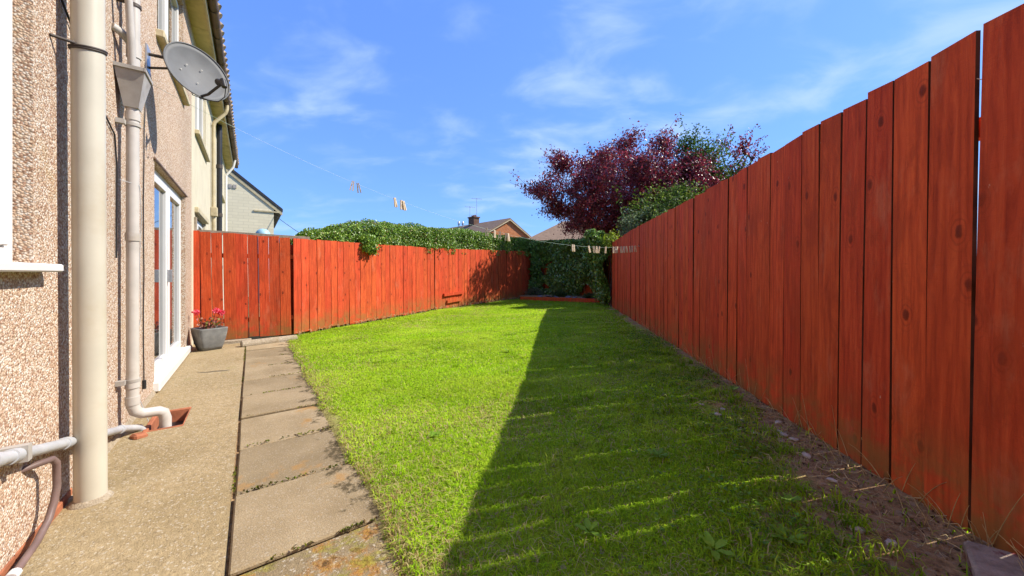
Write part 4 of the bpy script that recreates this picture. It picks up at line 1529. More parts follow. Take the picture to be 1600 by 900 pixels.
def hz1(t):
    return np.interp(t, [0, 0.045, 0.10, 0.17, 0.36, 0.5, 0.66, 0.85, 1.0], [1.70, 1.92, 2.12, 2.22, 2.34, 2.42, 2.46, 2.50, 2.50])


hb = [(p[0] - hedge.location[0], p[1] - hedge.location[1]) for p in hpoly]
strip_foliage('foliage', M['gloss_leaf'], hb, 1.0, hz0, hz1, 62000, 0.046, HEDGE_G, [0.34, 0.27, 0.22, 0.13, 0.04], 0.16, hedge, 1, off=-0.04)
strip_core('branches', M['core'], hb, 1.0, lambda t: 0 * t + 0.0, hz1, hedge)  # one solid core added behind the leaves so no light passes through
# sprays hanging over the fence top
nsp = 30
cl = []
for k in range(nsp):
    t = random.choice([0.12, 0.135, 0.13, random.uniform(0.06, 0.98)])
    tot = [(Vector(hpoly[1]) - Vector(hpoly[0])).length, (Vector(hpoly[2]) - Vector(hpoly[1])).length]
    dd = t * sum(tot)
    if dd < tot[0]:
        p = Vector(hpoly[0]).lerp(Vector(hpoly[1]), dd / tot[0]); nr = nBC
    else:
        p = Vector(hpoly[1]).lerp(Vector(hpoly[2]), (dd - tot[0]) / tot[1]); nr = nCD
    big = abs(t - 0.128) < 0.01
    ln = random.uniform(0.24, 0.36) if big else random.uniform(0.05, 0.16)
    for q in range(110 if big else 40):
        f = random.random()
        cl.append((p.x - nr[0] * (0.10 + 0.06 * f) + random.gauss(0, 0.06) - hedge.location[0], p.y - nr[1] * (0.10 + 0.06 * f) + random.gauss(0, 0.05) - hedge.location[1], 1.86 + 0.12 * t - f * ln + random.gauss(0, 0.03)))
cl = np.array(cl); nl = len(cl)
me = leaf_mesh('hanging_spray', cl, np.array([[0, 0, -1.0]]) + rand_unit(nl) * 0.7, rand_unit(nl), 0.06 * (0.7 + 0.6 * RNG.random(nl)), 0.033 * np.ones(nl), pick_cols(nl, HEDGE_G[:4]))
link('hanging_spray', me, M['gloss_leaf'], hedge)

# ivy on the back fence
IVY_G = [(0.11, 0.21, 0.035), (0.15, 0.28, 0.045), (0.07, 0.135, 0.026), (0.24, 0.36, 0.08), (0.34, 0.43, 0.2)]
ivy = empty('ivy', (FD[0], FD[1], 0), 0, 'dark green ivy smothering the back fence corner', 'ivy')
ip = [(0.62, 14.72), (FD[0] + 0.04, FD[1] - 0.12), (BACK_R[0] - 0.12, BACK_R[1] - 0.10), (2.98, 12.0), (2.90, 10.9), (2.82, 10.25)]
n = 42000
P = np.array(ip); sg = np.linalg.norm(P[1:] - P[:-1], axis=1); cum = np.concatenate([[0], np.cumsum(sg)])
u = RNG.random(n) * cum[-1]
k = np.clip(np.searchsorted(cum, u, side='right') - 1, 0, len(sg) - 1); f = (u - cum[k]) / sg[k]
base = P[k] + (P[k + 1] - P[k]) * f[:, None]; dirs = (P[k + 1] - P[k]) / sg[k][:, None]
nr = np.stack([dirs[:, 1], -dirs[:, 0]], -1)          # towards the garden
topz = 2.22 + 0.22 * fbm(np.stack([u * 1.3, u * 0], -1), 8)
zz = 0.22 + (topz - 0.22) * RNG.random(n) ** 0.8
lum = fbm(np.stack([u * 1.6, zz * 1.8, u * 0], -1), 21, 3)
keep = (lum + 0.14 * (zz - 1.0) > 0.36) | (zz > 1.6)
dep = np.abs(RNG.normal(size=n)) * 0.10 + np.clip(lum - 0.35, 0, 1) * 1.0 * np.clip((zz - 0.2) / 1.2, 0.25, 1)
pos = np.stack([base[:, 0] + nr[:, 0] * dep, base[:, 1] + nr[:, 1] * dep, zz], -1)[keep] - np.array([FD[0], FD[1], 0])
nk = len(pos)
nrm = unit(np.stack([nr[keep, 0], nr[keep, 1], np.full(nk, 0.5)], -1) + rand_unit(nk) * 0.6)
me = leaf_mesh('leaves', pos, np.array([[0, 0, -1.0]]) + rand_unit(nk) * 0.8, nrm, 0.095 * (0.5 + 0.8 * RNG.random(nk)), 0.08 * (0.6 + 0.6 * RNG.random(nk)), pick_cols(nk, IVY_G, [0.34, 0.26, 0.22, 0.13, 0.05]))
link('leaves', me, M['gloss_leaf'], ivy)
st = MB()
for q in range(26):
    j = random.randrange(len(ip) - 1); t = random.random()
    bx_, by_ = ip[j][0] + (ip[j + 1][0] - ip[j][0]) * t - FD[0], ip[j][1] + (ip[j + 1][1] - ip[j][1]) * t - FD[1]
    st.tube([(bx_ + 0.06 * math.sin(z * 3 + q), by_ - 0.02, z) for z in (0.15, 0.6, 1.1, 1.6, 2.05)], [0.014, 0.012, 0.010, 0.008, 0.005], 5)
st.build('stems', M['bark'], ivy)

# ------------------------------------------------------------------ trees


def make_tree(name, label, base, h_trunk, centre, radii, n_nodes, n_leaf, leaf, cols, p, mat, r0=0.14, seed=1, sprig=0.3, cat='tree', spread=0.22, shell=0.55, flat=1.0, lumps=0.35):
    rng = np.random.default_rng(seed)
    root = empty(name, base, 0, label, cat)
    bx = np.array(base); C_ = np.array(centre) - bx; Rr = np.array(radii)
    # nodes filling a lumpy ellipsoid
    pts = []
    while len(pts) < n_nodes:
        v = rng.normal(size=3); v /= np.linalg.norm(v)
        r = rng.random() ** 0.42
        lump = 1 + lumps * (vnoise((v * 2.1 + seed)[None, :], seed)[0] - 0.5) * 2
        q = C_ + v * Rr * r * lump
        if q[2] < 1.2 and C_[2] > 2.5:
            continue
        pts.append(q)
    nodes = [np.array([0, 0, 0.0]), np.array([0.05, 0.0, h_trunk * 0.5]), np.array([0.0, 0.05, h_trunk])]
    par = [-1, 0, 1]
    fork = nodes[2]
    pts.sort(key=lambda q: np.linalg.norm(q - fork))
    for q in pts:
        arr = np.array(nodes[2:])
        d_ = np.linalg.norm(arr - q, axis=1)
        away = np.linalg.norm(arr - fork, axis=1)
        cost = d_ + 0.25 * away
        j = int(np.argmin(cost)) + 2
        mid = (nodes[j] + q) / 2 + np.array([0, 0, 0.06 * d_[j - 2]]) + rng.normal(size=3) * 0.05 * d_[j - 2]
        nodes.append(mid); par.append(j)
        nodes.append(q); par.append(len(nodes) - 2)
    cnt = np.zeros(len(nodes))
    kids = np.zeros(len(nodes), int)
    for i in range(len(nodes) - 1, 0, -1):
        if kids[i] == 0:
            cnt[i] = 1
        cnt[par[i]] += cnt[i]; kids[par[i]] += 1
    rad = r0 * (cnt / cnt[0]) ** 0.48
    rad = np.maximum(rad, 0.006)
    rad[0] = r0 * 1.2
    tk = MB()
    tk.tube([nodes[0], nodes[1], nodes[2]], [r0 * 1.25, r0, r0 * 0.92], 12)
    tk.build('trunk', M['bark'], root)
    br = MB()
    for i in range(3, len(nodes)):
        br.tube([nodes[par[i]], nodes[i]], [min(rad[par[i]], r0 * 0.7), rad[i]], 5, caps=False)
    tips = [i for i in range(3, len(nodes))]
    arr = np.array(nodes)
    # leaves round outer nodes
    dist = np.linalg.norm((arr[3:] - C_) / Rr, axis=1)
    wgt = np.clip(dist - 0.15, 0.05, 1.2) ** 1.2
    wgt /= wgt.sum()
    ch = rng.choice(len(tips), n_leaf, p=wgt) + 3
    off_ = rng.normal(size=(n_leaf, 3)) * spread * np.array([1, 1, 0.75])
    pos = arr[ch] + off_
    # loose outer sprigs
    ns = int(sprig * 100)
    sp_l = []
    order = np.argsort(-dist)
    for q in range(ns):
        i = order[rng.integers(0, max(8, int(len(order) * 0.30)))] + 3
        dirv = arr[i] - C_ * np.array([1, 1, 0.8]); dirv = dirv / np.linalg.norm(dirv)
        dirv = dirv + rng.normal(size=3) * 0.4; dirv[2] += 0.1; dirv /= np.linalg.norm(dirv)
        Ls = rng.uniform(0.45, 1.1)
        tip = arr[i] + dirv * Ls
        br.tube([arr[i], (arr[i] + tip) / 2 + rng.normal(size=3) * 0.04, tip], [0.008, 0.006, 0.004], 4, caps=False)
        nq = int(rng.integers(16, 38))
        f = rng.random(nq) ** 0.8
        sp_l.append(arr[i] + dirv * Ls * f[:, None] + rng.normal(size=(nq, 3)) * 0.075)
    br.build('branches', M['bark'], root)
    if sp_l:
        pos = np.concatenate([pos] + sp_l)
    nl = len(pos)
    outv = unit(pos - C_)
    nrm = unit(outv * 0.5 + np.array([0, 0, 0.7]) + rng.normal(size=(nl, 3)) * 0.7)
    ax = np.cross(nrm, rng.normal(size=(nl, 3))) + np.array([0, 0, -0.35])
    c = np.array(cols)[rng.choice(len(cols), nl, p=p)] * (1 + rng.normal(size=(nl, 1)) * 0.2)
    c = np.clip(c, 0.004, 1)
    L = leaf * (0.65 + 0.7 * rng.random(nl))
    me = leaf_mesh('crown', pos, ax, nrm, L, L * 0.62, c)
    link('crown', me, mat, root)
    return root


PUR = [(0.15, 0.024, 0.038), (0.24, 0.034, 0.052), (0.075, 0.017, 0.025), (0.34, 0.052, 0.07), (0.36, 0.12, 0.10)]
make_tree('purple_plum_tree', 'large spreading purple-leaved plum tree behind the back corner', (5.2, 16.0, 0), 1.9, (5.10, 15.1, 4.30), (3.3, 3.0, 2.1), 560, 80000, 0.092, PUR,
          [0.32, 0.27, 0.2, 0.14, 0.07], M['purple_leaf'], 0.17, 4, 1.1, spread=0.20, lumps=0.5)
GRN = [(0.06, 0.115, 0.018), (0.09, 0.16, 0.025), (0.04, 0.075, 0.015), (0.15, 0.21, 0.04)]
make_tree('green_ash_tree', 'dense green tree rising through the right side of the purple tree', (7.4, 14.4, 0), 2.2, (7.3, 14.3, 4.5), (1.15, 1.1, 1.9), 200, 17000, 0.095, GRN, [0.35, 0.3, 0.2, 0.15], M['leaf'], 0.16, 9, 0.25, spread=0.24)
make_tree('leafy_green_shrub', 'bright green shrub in front of the purple tree, above the tall fence', (5.1, 11.6, 0), 0.8, (5.0, 11.6, 2.55), (1.6, 1.2, 1.4), 170, 15000, 0.085, GRN + [(0.22, 0.28, 0.05)], [0.28, 0.27, 0.15, 0.18, 0.12], M['leaf'], 0.06, 12, 0.2, 'shrub', spread=0.17)
make_tree('pale_green_shrub', 'pale silvery green shrub just over the fence top', (4.25, 11.3, 0), 0.7, (4.2, 11.3, 2.30), (0.7, 0.7, 0.75), 80, 6000, 0.075, [(0.16, 0.22, 0.10), (0.24, 0.30, 0.16), (0.10, 0.15, 0.06)], [0.45, 0.3, 0.25], M['leaf'], 0.04, 15, 0.1, 'shrub', spread=0.13)
make_tree('yellow_green_bush', 'small yellow-green bush at the end of the tall fence', (2.95, 10.45, 0), 0.8, (2.86, 10.4, 2.0), (0.22, 0.25, 0.28), 26, 900, 0.055, [(0.26, 0.33, 0.03), (0.18, 0.26, 0.03)], [0.6, 0.4], M['leaf'], 0.02, 18, 0.0, 'bush', spread=0.07)
make_tree('purple_side_tree', 'thin outer branches of a purple tree over the middle of the tall fence', (9.3, 15.2, 0), 2.2, (8.7, 14.9, 5.1), (1.2, 1.2, 1.2), 50, 900, 0.105, PUR, [0.32, 0.27, 0.2, 0.14, 0.07], M['purple_leaf'], 0.1, 22, 0.25, spread=0.16)
# low plants in the back bed
for k, (x, y, lab, c, r_) in enumerate(((0.86, 14.35, 'grey-green lavender mound in the left of the back bed', [(0.12, 0.14, 0.08), (0.18, 0.19, 0.12)], 0.30), (1.75, 13.35, 'low dark green clump in the middle of the back bed', [(0.05, 0.09, 0.025), (0.09, 0.14, 0.04)], 0.22), (2.6, 12.3, 'low leafy clump in the right of the back bed', [(0.06, 0.10, 0.03), (0.10, 0.14, 0.06)], 0.2))):
    e = empty('low_plant', (x, y, 0.23), 0, lab, 'plant', 'low plants in the back bed')
    n = 900
    dv_ = rand_unit(n); dv_[:, 2] = np.abs(dv_[:, 2])
    pos = dv_ * (r_ * (0.4 + 0.6 * RNG.random((n, 1)))) * np.array([1.3, 1, 1.1])
    link('leaves', leaf_mesh('leaves', pos, dv_ + rand_unit(n) * 0.5, rand_unit(n), np.full(n, 0.07), np.full(n, 0.02), pick_cols(n, c)), M['leaf'], e)

# ------------------------------------------------------------------ pot with pink flowers
pp = HW(6.93, -0.42, 0)
pp = Vector((-4.38, 5.28, 0))
pot = empty('flower_pot', pp, R(60), 'square tapered grey stone planter by the fence corner', 'planter')
m = MB()
prof = [(0.112, 0.0), (0.130, 0.06), (0.150, 0.15), (0.165, 0.24), (0.170, 0.30), (0.172, 0.315), (0.160, 0.318), (0.152, 0.30), (0.140, 0.27)]
vs_, fs = [], []
npf = 56
for r, z in prof:
    for k in range(npf):
        a = 2 * math.pi * k / npf
        q = 14.0
        cx_, sy_ = math.cos(a), math.sin(a)
        rr = r / ((abs(cx_) ** q + abs(sy_) ** q) ** (1 / q))
        vs_.append((rr * cx_, rr * sy_, z))
for i in range(len(prof) - 1):
    for k in range(npf):
        fs.append((i * npf + k, i * npf + (k + 1) % npf, (i + 1) * npf + (k + 1) % npf, (i + 1) * npf + k))
fs.append(tuple(range(npf))[::-1])
m.add(vs_, fs, True)
o = m.build('body', M['pot'], pot)
m = MB(); m.add([(x, y, 0.285) for x, y in ((-0.145, -0.145), (0.145, -0.145), (0.145, 0.145), (-0.145, 0.145))], [(0, 1, 2, 3)]); m.build('compost', M['compost'], pot)
gp = empty('pink_geranium', pp + Vector((0, 0, 0.285)), 0.4, 'pink-flowered geranium growing in the grey planter', 'plant')
stm, lp, lc, fp, fc = MB(), [], [], [], []
for k, (dx0, dy0, h, fl) in enumerate(((-0.13, 0.03, 0.25, 1), (-0.10, -0.04, 0.13, 0), (0.06, 0.0, 0.27, 2), (0.10, 0.03, 0.24, 2), (0.03, -0.05, 0.15, 0), (0.12, -0.03, 0.13, 0))):
    top = Vector((dx0 * 1.25, dy0, h))
    stm.tube([(dx0 * 0.4, dy0 * 0.4, -0.01), (dx0 * 0.8, dy0 * 0.8, h * 0.5), top], [0.005, 0.004, 0.003], 6)
    for q in range(60 * fl):
        v = Vector((random.gauss(0, 1), random.gauss(0, 1), random.gauss(0, 0.7))).normalized() * random.uniform(0.02, 0.045)
        fp.append(top + v); fc.append(random.choice([(0.80, 0.10, 0.16), (0.72, 0.06, 0.11), (0.86, 0.22, 0.26)]))
    for q in range(16):
        t = random.uniform(0.1, 0.75)
        fp_ = Vector((dx0 * t * 1.2 + random.gauss(0, 0.03), dy0 * t + random.gauss(0, 0.03), h * t))
        lp.append(fp_); lc.append(random.choice([(0.40, 0.13, 0.10), (0.50, 0.26, 0.18), (0.20, 0.20, 0.05), (0.46, 0.18, 0.16)]))
stm.build('stems', M['twig'], gp)
n = len(lp); link('leaves', leaf_mesh('leaves', np.array(lp), rand_unit(n) + np.array([0, 0, 0.3]), rand_unit(n), np.full(n, 0.05), np.full(n, 0.04), np.array(lc)), M['leaf'], gp)
n = len(fp); link('flowers', leaf_mesh('flowers', np.array(fp), rand_unit(n), rand_unit(n), np.full(n, 0.028), np.full(n, 0.026), np.array(fc)), M['petal'], gp)

# ------------------------------------------------------------------ old kerb lying by the fence, block by the right fence
m = MB()
ka, kb = Vector((-4.08, 5.45, 0)), Vector((-3.62, 5.98, 0))
kd = (kb - ka); KL = kd.length
m.prism([(-0.055, 0), (0.055, 0), (0.06, 0.045), (0.03, 0.088), (-0.03, 0.09), (-0.058, 0.05)], 'x', 0, KL + 0.05)
o = m.build('concrete_kerb', M['kerb'], bevel=0.012); o.location = ka + Vector((0.03, 0, 0.0)); o.rotation_euler = (0, 0, math.atan2(kd.y, kd.x) - 0.02)
tag(o, 'length of old rounded concrete kerb lying against the fence foot', 'kerb')
m = MB(); hbox(m, 7.17, 7.27, -0.60, 0.0, -0.02, 0.05)
o = m.build('threshold_timber', M['kerb'], None, (7.22, 0.3, 0), bevel=0.008); o.location = HW(7.22, -0.3, 0); o.rotation_euler = (0, 0, HROT)
tag(o, 'low stone edging at the foot of the first fence boards', 'edging')

bxp = Vector((1.56, 1.05, 0)); bz = gz(1.56, 1.05)
m = MB()
vs_ = []
for z, g_ in ((-0.03, 0.0), (0.05, -0.006)):
    for x_, y_ in ((-0.16, -0.11), (0.17, -0.12), (0.18, 0.09), (-0.14, 0.12)):
        vs_.append((x_ * (1 + g_), y_ * (1 + g_), z + random.uniform(-0.006, 0.006)))
m.add(vs_, [(0, 3, 2, 1), (4, 5, 6, 7), (0, 1, 5, 4), (1, 2, 6, 5), (2, 3, 7, 6), (3, 0, 4, 7)])
o = m.build('stone_block', M['block'], bevel=0.010); o.location = (bxp.x, bxp.y, bz + 0.01); o.rotation_euler = (R(4), R(-5), R(-38))
tag(o, 'broken paving block with flaking dark red paint on the soil', 'block')

# ------------------------------------------------------------------ clothes line and pegs
LA, LB = HW(4.47, WALL, 0), Vector((2.36, 6.72, 0))
LA = Vector((-3.24, 3.27, 2.80)); LB = Vector((fence_x(6.72) - 0.012, 6.72, 1.60))


def line_at(t):
    p = LA.lerp(LB, t); p.z -= 4 * 0.47 * t * (1 - t)
    return p


cline = empty('clothes_line', LA, 0, 'thin pale green clothes line sagging from the house to the tall fence', 'clothes line')
m = MB(); m.tube([line_at(k / 48) - LA for k in range(49)], 0.0013, 6); m.build('cord', M['line'], cline)
m = MB(); m.tube([LB - LA + Vector((0.01, 0, 0)), LB - LA + Vector((-0.03, -0.004, 0)), LB - LA + Vector((-0.035, -0.004, 0.02))], 0.004, 6); m.build('hook', M['steel'], cline)


def make_peg():
    """two wooden prongs sprung on the line"""
    root = empty('clothes_peg', (0, 0, 0))
    for s_ in (-1, 1):
        m = MB()
        m.prism([(s_ * 0.002, 0.012), (s_ * 0.011, 0.014), (s_ * 0.013, -0.02), (s_ * 0.018, -0.078), (s_ * 0.008, -0.084), (s_ * 0.004, -0.03)], 'y', -0.006, 0.006)
        m.build('prong', M['peg'], root)
    m = MB(); m.tube([(-0.014, 0, -0.022), (0.0, 0.009, -0.018), (0.014, 0, -0.022), (0.0, -0.009, -0.026), (-0.014, 0, -0.022)], 0.0018, 5); m.build('spring', M['steel'], root)
    return root


peg0 = make_peg()
ch0 = list(peg0.children)
first = True
ld = math.atan2(LB.y - LA.y, LB.x - LA.x)
PEGS = [(0.2555, 'two pegs hanging high on the clothes line against the sky', 0), (0.2635, 'two pegs hanging high on the clothes line against the sky', 1),
        (0.3265, 'three pegs lower on the clothes line against the sky', 1), (0.3385, 'three pegs lower on the clothes line against the sky', 0), (0.3425, 'three pegs lower on the clothes line against the sky', 1),
        (0.516, 'five pegs on the clothes line in front of the hedge', 0), (0.535, 'five pegs on the clothes line in front of the hedge', 1), (0.548, 'five pegs on the clothes line in front of the hedge', 0), (0.564, 'five pegs on the clothes line in front of the hedge', 0), (0.569, 'five pegs on the clothes line in front of the hedge', 1),
        (0.752, 'two pegs on the clothes line before the dark ivy', 0), (0.757, 'two pegs on the clothes line before the dark ivy', 1),
        (0.806, 0, 0), (0.823, 0, 1), (0.833, 0, 0), (0.843, 0, 1), (0.866, 0, 0), (0.893, 0, 0), (0.903, 0, 1), (0.909, 0, 0), (0.925, 0, 0), (0.936, 0, 1), (0.945, 0, 0), (0.958, 0, 1), (0.968, 0, 0), (0.979, 0, 0)]
ORD = ['first', 'second', 'third', 'fourth', 'fifth', 'sixth', 'seventh', 'eighth', 'ninth', 'tenth', 'eleventh', 'twelfth', 'thirteenth', 'fourteenth']
seen_p = {}
n_row = sum(1 for p_ in PEGS if not p_[1])
for t, lab, alt in PEGS:
    if first:
        r_ = peg0; first = False
    else:
        r_ = peg0.copy(); COL.objects.link(r_)
        for c in ch0:
            d_ = c.copy(); COL.objects.link(d_); d_.parent = r_
    r_.location = line_at(t)
    r_.rotation_euler = (R(random.uniform(-8, 8)), R(random.uniform(-12, 12)), ld + R(random.uniform(-35, 35)))
    r_.scale = (1.2, 1.2, 1.2)
    key = lab or 'row'
    seen_p[key] = seen_p.get(key, 0) + 1
    if lab:
        txt = ORD[seen_p[key] - 1] + ' of the ' + lab
    else:
        txt = 'wooden peg on the clothes line, ' + ORD[n_row - seen_p[key]] + ' counting from the tall fence'
    tag(r_, txt, 'peg', 'pegs on the clothes line')

# ------------------------------------------------------------------ dried stem on the right fence, stalks along its foot
e = empty('dried_stem', (fence_x(1.2) - 0.012, 1.2, 1.75), 0, 'pale wavy dried stem clinging to the top of the nearest boards', 'stem')
pts = []
for k in range(26):
    t = k / 25
    Y = 1.47 - 0.50 * t
    z = 1.915 - 0.155 * min(1, t * 2.1) + 0.02 * math.sin(t * 15) * (0.4 + t) + (0.02 * max(0, t - 0.5))
    pts.append((fence_x(Y) - 0.004 - (fence_x(1.2) - 0.012) - 0.006, Y - 1.2, z - 1.75))
m = MB(); m.tube(pts, 0.0016, 5); m.build('stalk', M['vine'], e)

dry = MB()
for q in range(150):
    Y = 0.9 + 5.5 * random.random() ** 1.6
    X = fence_x(Y) - abs(random.gauss(0.03, 0.05)) - 0.012
    z = gz(X, Y)
    L = random.uniform(0.06, 0.22) * (1.5 if random.random() < 0.15 else 1)
    a = random.uniform(0, 2 * math.pi); ln = random.uniform(0.3, 1.3)
    dx2, dy2 = -abs(math.cos(a)) * 0.6, math.sin(a)
    pts = []
    for k in range(5):
        t = k / 4
        pts.append((min(X + dx2 * L * t * ln * 0.6, fence_x(Y) - 0.01), Y + dy2 * L * t * ln * 0.6, z + L * (t - 0.35 * ln * t * t)))
    dry.tube(pts, [0.0016, 0.0015, 0.0013, 0.001, 0.0007], 3, caps=False)
for q in range(420):
    t = random.random()
    a_, b_ = ((FB, FC), (FC, FD))[random.random() > 0.45]
    dd = Vector((b_[0] - a_[0], b_[1] - a_[1])).normalized()
    X = a_[0] + (b_[0] - a_[0]) * t + dd.y * random.uniform(0.01, 0.09); Y = a_[1] + (b_[1] - a_[1]) * t - dd.x * random.uniform(0.01, 0.09)
    z = gz(X, Y); L = random.uniform(0.05, 0.13); a = random.uniform(0, 6.28)
    dry.tube([(X, Y, z), (X + 0.3 * L * math.cos(a), Y + 0.3 * L * math.sin(a), z + 0.6 * L), (X + 0.8 * L * math.cos(a), Y + 0.8 * L * math.sin(a), z + 0.75 * L)], [0.003, 0.003, 0.002], 3, caps=False)
o = dry.build('dry_stalks', M['dry'], kind='stuff', normals=False)
tag(o, 'straw-coloured dry stalks along the feet of the fences', 'dry grass')

# dead roots and stalks lying on the bare soil
tw = MB()
for q in range(90):
    Y = random.uniform(0.95, 3.2); X = fence_x(Y) - random.uniform(0.04, 0.62)
    a = random.uniform(0, 6.28); L = random.uniform(0.04, 0.16)
    pts = []
    for k in range(5):
        t = k / 4; aa = a + random.uniform(-0.5, 0.5) * t
        x_, y_ = X + L * t * math.cos(aa), Y + L * t * math.sin(aa)
        if x_ > fence_x(y_) - 0.01:
            x_ = fence_x(y_) - 0.01
        pts.append((x_, y_, gz(x_, y_) + 0.006 + 0.02 * math.sin(3.1 * t) * random.random()))
    tw.tube(pts, [0.0022, 0.002, 0.0018, 0.0014, 0.001], 4, caps=False)
o = tw.build('dead_stalks', M['dry'], kind='stuff', normals=False)
tag(o, 'dead roots and stalks lying on the bare soil', 'twigs')
cr_ = []
for q in range(1500):
    Y = 0.8 + 2.8 * random.random() ** 1.2; X = fence_x(Y) - abs(random.gauss(0.05, 0.3)) - 0.01
    cr_.append((X, Y))
cr_ = np.array(cr_); nc = len(cr_)
pc = np.concatenate([cr_, (ground_z(cr_[:, 0], cr_[:, 1]) + 0.004)[:, None]], 1)
szc = 0.006 + 0.016 * RNG.random(nc) ** 2
o = link('soil_crumbs', leaf_mesh('soil_crumbs', pc, RNG.normal(size=(nc, 3)), unit(RNG.normal(size=(nc, 3)) + np.array([0, 0, 1.0])), szc, szc * 0.8, pick_cols(nc, [(0.13, 0.085, 0.055), (0.24, 0.165, 0.11), (0.40, 0.30, 0.20), (0.30, 0.16, 0.08)]), 0.5), M['grass'], kind='stuff')
tag(o, 'crumbs of soil and leaf litter on the bare strip', 'soil')

# small stones and leaf bits on the bare soil
for q in range(16):
    Y = random.uniform(1.25, 2.7); X = fence_x(Y) - random.uniform(0.08, 0.48)
    m = MB()
    r_ = random.uniform(0.010, 0.022)
    bm = bmesh.new(); bmesh.ops.create_icosphere(bm, subdivisions=1, radius=r_)
    for v in bm.verts:
        v.co = Vector((v.co.x * 1.4, v.co.y, v.co.z * 0.55)) * random.uniform(0.85, 1.15)
    me = bpy.data.meshes.new('pebble'); bm.to_mesh(me); bm.free()
    o = link('pebble', me, M['stone']); o.location = (X, Y, gz(X, Y) + r_ * 0.3); o.rotation_euler = (0, 0, random.uniform(0, 3))
    tag(o, 'small pale stone on the bare soil beside the tall fence', 'stone', 'stones on the bare soil')

# ------------------------------------------------------------------ grass


def in_lawn(X, Y):
    n = n_of(X, Y)
    edge = 0.44 + 0.26 * (fbm(np.stack([X * 3.1, Y * 3.1], -1), 31, 4) - 0.5)
    ok = (n > edge) & (X < fence_x(Y) - 0.015)
    # stay on the garden side of the left fence
    for a_, b_ in ((FA, FB), (FB, FC), (FC, FD)):
        dx2, dy2 = b_[0] - a_[0], b_[1] - a_[1]; L = math.hypot(dx2, dy2)
        cr = ((X - a_[0]) * dy2 - (Y - a_[1]) * dx2) / L
        if a_ is FB or a_ is FC:
            ok &= cr > 0.0
        else:
            ok &= (cr > 0.05) | (X > FB[0])
    e_ = (X - 0.30) * (11.45 - 13.45) - (Y - 13.45) * (2.92 - 0.30)
    ok &= (e_ > 0) | (Y < 11.3)
    return ok


BANDS = [(0.55, 2.2, 17000, 0.0038, 0.025), (2.2, 4.0, 9500, 0.0048, 0.025), (4.0, 7.0, 5000, 0.007, 0.025), (7.0, 10.5, 2600, 0.010, 0.026), (10.5, 15.3, 1700, 0.014, 0.027)]
PX, PY, PW, PH = [], [], [], []
for (y0, y1, dens, wd, hh) in BANDS:
    x0 = -4.2 if y1 > 4 else -2.6
    x1 = fence_x(y1)
    n = int((x1 - x0) * (y1 - y0) * dens)
    X = x0 + (x1 - x0) * RNG.random(n); Y = y0 + (y1 - y0) * RNG.random(n)
    ok = in_lawn(X, Y)
    ok &= np.abs(X) < Y * 1.55 + 0.5
    X, Y = X[ok], Y[ok]
    dF = fence_x(Y) - X
    nz = fbm(np.stack([X * 3.5, Y * 3.5], -1), 3)
    nz2 = fbm(np.stack([X * 14, Y * 14], -1), 17)
    # bare strip along the right fence, wide near the camera
    wdt = np.interp(Y, [0.5, 1.3, 2.0, 2.8, 3.6, 6, 10], [0.85, 0.74, 0.52, 0.28, 0.18, 0.12, 0.07])
    pk = np.clip((dF - wdt * 0.55 + (nz - 0.5) * 0.7) / (0.28 * wdt / 0.5 + 0.05), 0.04, 1)
    # worn patches
    bare = fbm(np.stack([X * 1.7, Y * 1.7], -1), 44)
    pk *= np.clip(1.15 - 2.6 * np.clip(bare - 0.60, 0, 1) - 0.6 * np.clip(nz2 - 0.62, 0, 1) * 3, 0.2, 1)
    ok = RNG.random(len(X)) < pk
    X, Y = X[ok], Y[ok]
    PX.append(X); PY.append(Y); PW.append(np.full(len(X), wd)); PH.append(np.full(len(X), hh))
X = np.concatenate(PX); Y = np.concatenate(PY); WD = np.concatenate(PW); HH = np.concatenate(PH)
n = len(X)
Z = ground_z(X, Y)
tuft = fbm(np.stack([X * 5, Y * 5], -1), 51)
tall = np.clip((tuft - 0.45) * 4, 0, 1)
nearR = np.clip(1 - (fence_x(Y) - X) / 1.5, 0, 1)
H = HH * (0.65 + 0.6 * RNG.random(n) + 0.75 * tall * (0.25 + 1.3 * nearR))
WD = WD * (0.7 + 0.6 * RNG.random(n))
az = RNG.random(n) * 2 * np.pi
leanv = 0.5 + 1.0 * RNG.random(n)
dxy = np.stack([np.cos(az), np.sin(az)], -1)
sd_ = np.stack([-np.sin(az + RNG.normal(size=n) * 0.6), np.cos(az)], -1)
base = np.stack([X, Y, Z - 0.004], -1)
S3 = np.concatenate([sd_, np.zeros((n, 1))], 1) * (WD * 0.5)[:, None]
mid = base + np.concatenate([dxy * (H * leanv * 0.28)[:, None], (H * 0.62)[:, None]], 1)
tip = base + np.concatenate([dxy * (H * leanv * 0.95)[:, None], (H * (1.05 - 0.42 * leanv))[:, None]], 1)
V = np.stack([base - S3, base + S3, mid + S3 * 0.8, mid - S3 * 0.8, tip], 1).reshape(-1, 3)
dryp = fbm(np.stack([X * 1.15, Y * 1.15], -1), 71)
edge_dry = np.clip(1 - (n_of(X, Y) - 0.45) / 0.22, 0, 1)
near_path = np.clip(1 - (n_of(X, Y) - 0.45) / 0.75, 0, 1) * np.clip((2.6 - Y) / 0.8, 0, 1)
pd = np.clip(0.04 + 1.5 * np.clip(dryp - 0.62, 0, 1) + 0.4 * edge_dry + 0.12 * nearR + 0.9 * near_path * np.clip(tuft - 0.25, 0, 1), 0, 0.75)
isd = RNG.random(n) < pd
greens = np.array([(0.29, 0.47, 0.018), (0.235, 0.40, 0.016), (0.36, 0.52, 0.024), (0.17, 0.30, 0.016), (0.42, 0.53, 0.05)])
c = greens[RNG.choice(5, n, p=[0.34, 0.26, 0.2, 0.12, 0.08])]
tone = (0.76 + 0.62 * fbm(np.stack([X * 1.6, Y * 2.6], -1), 83, 4))[:, None]
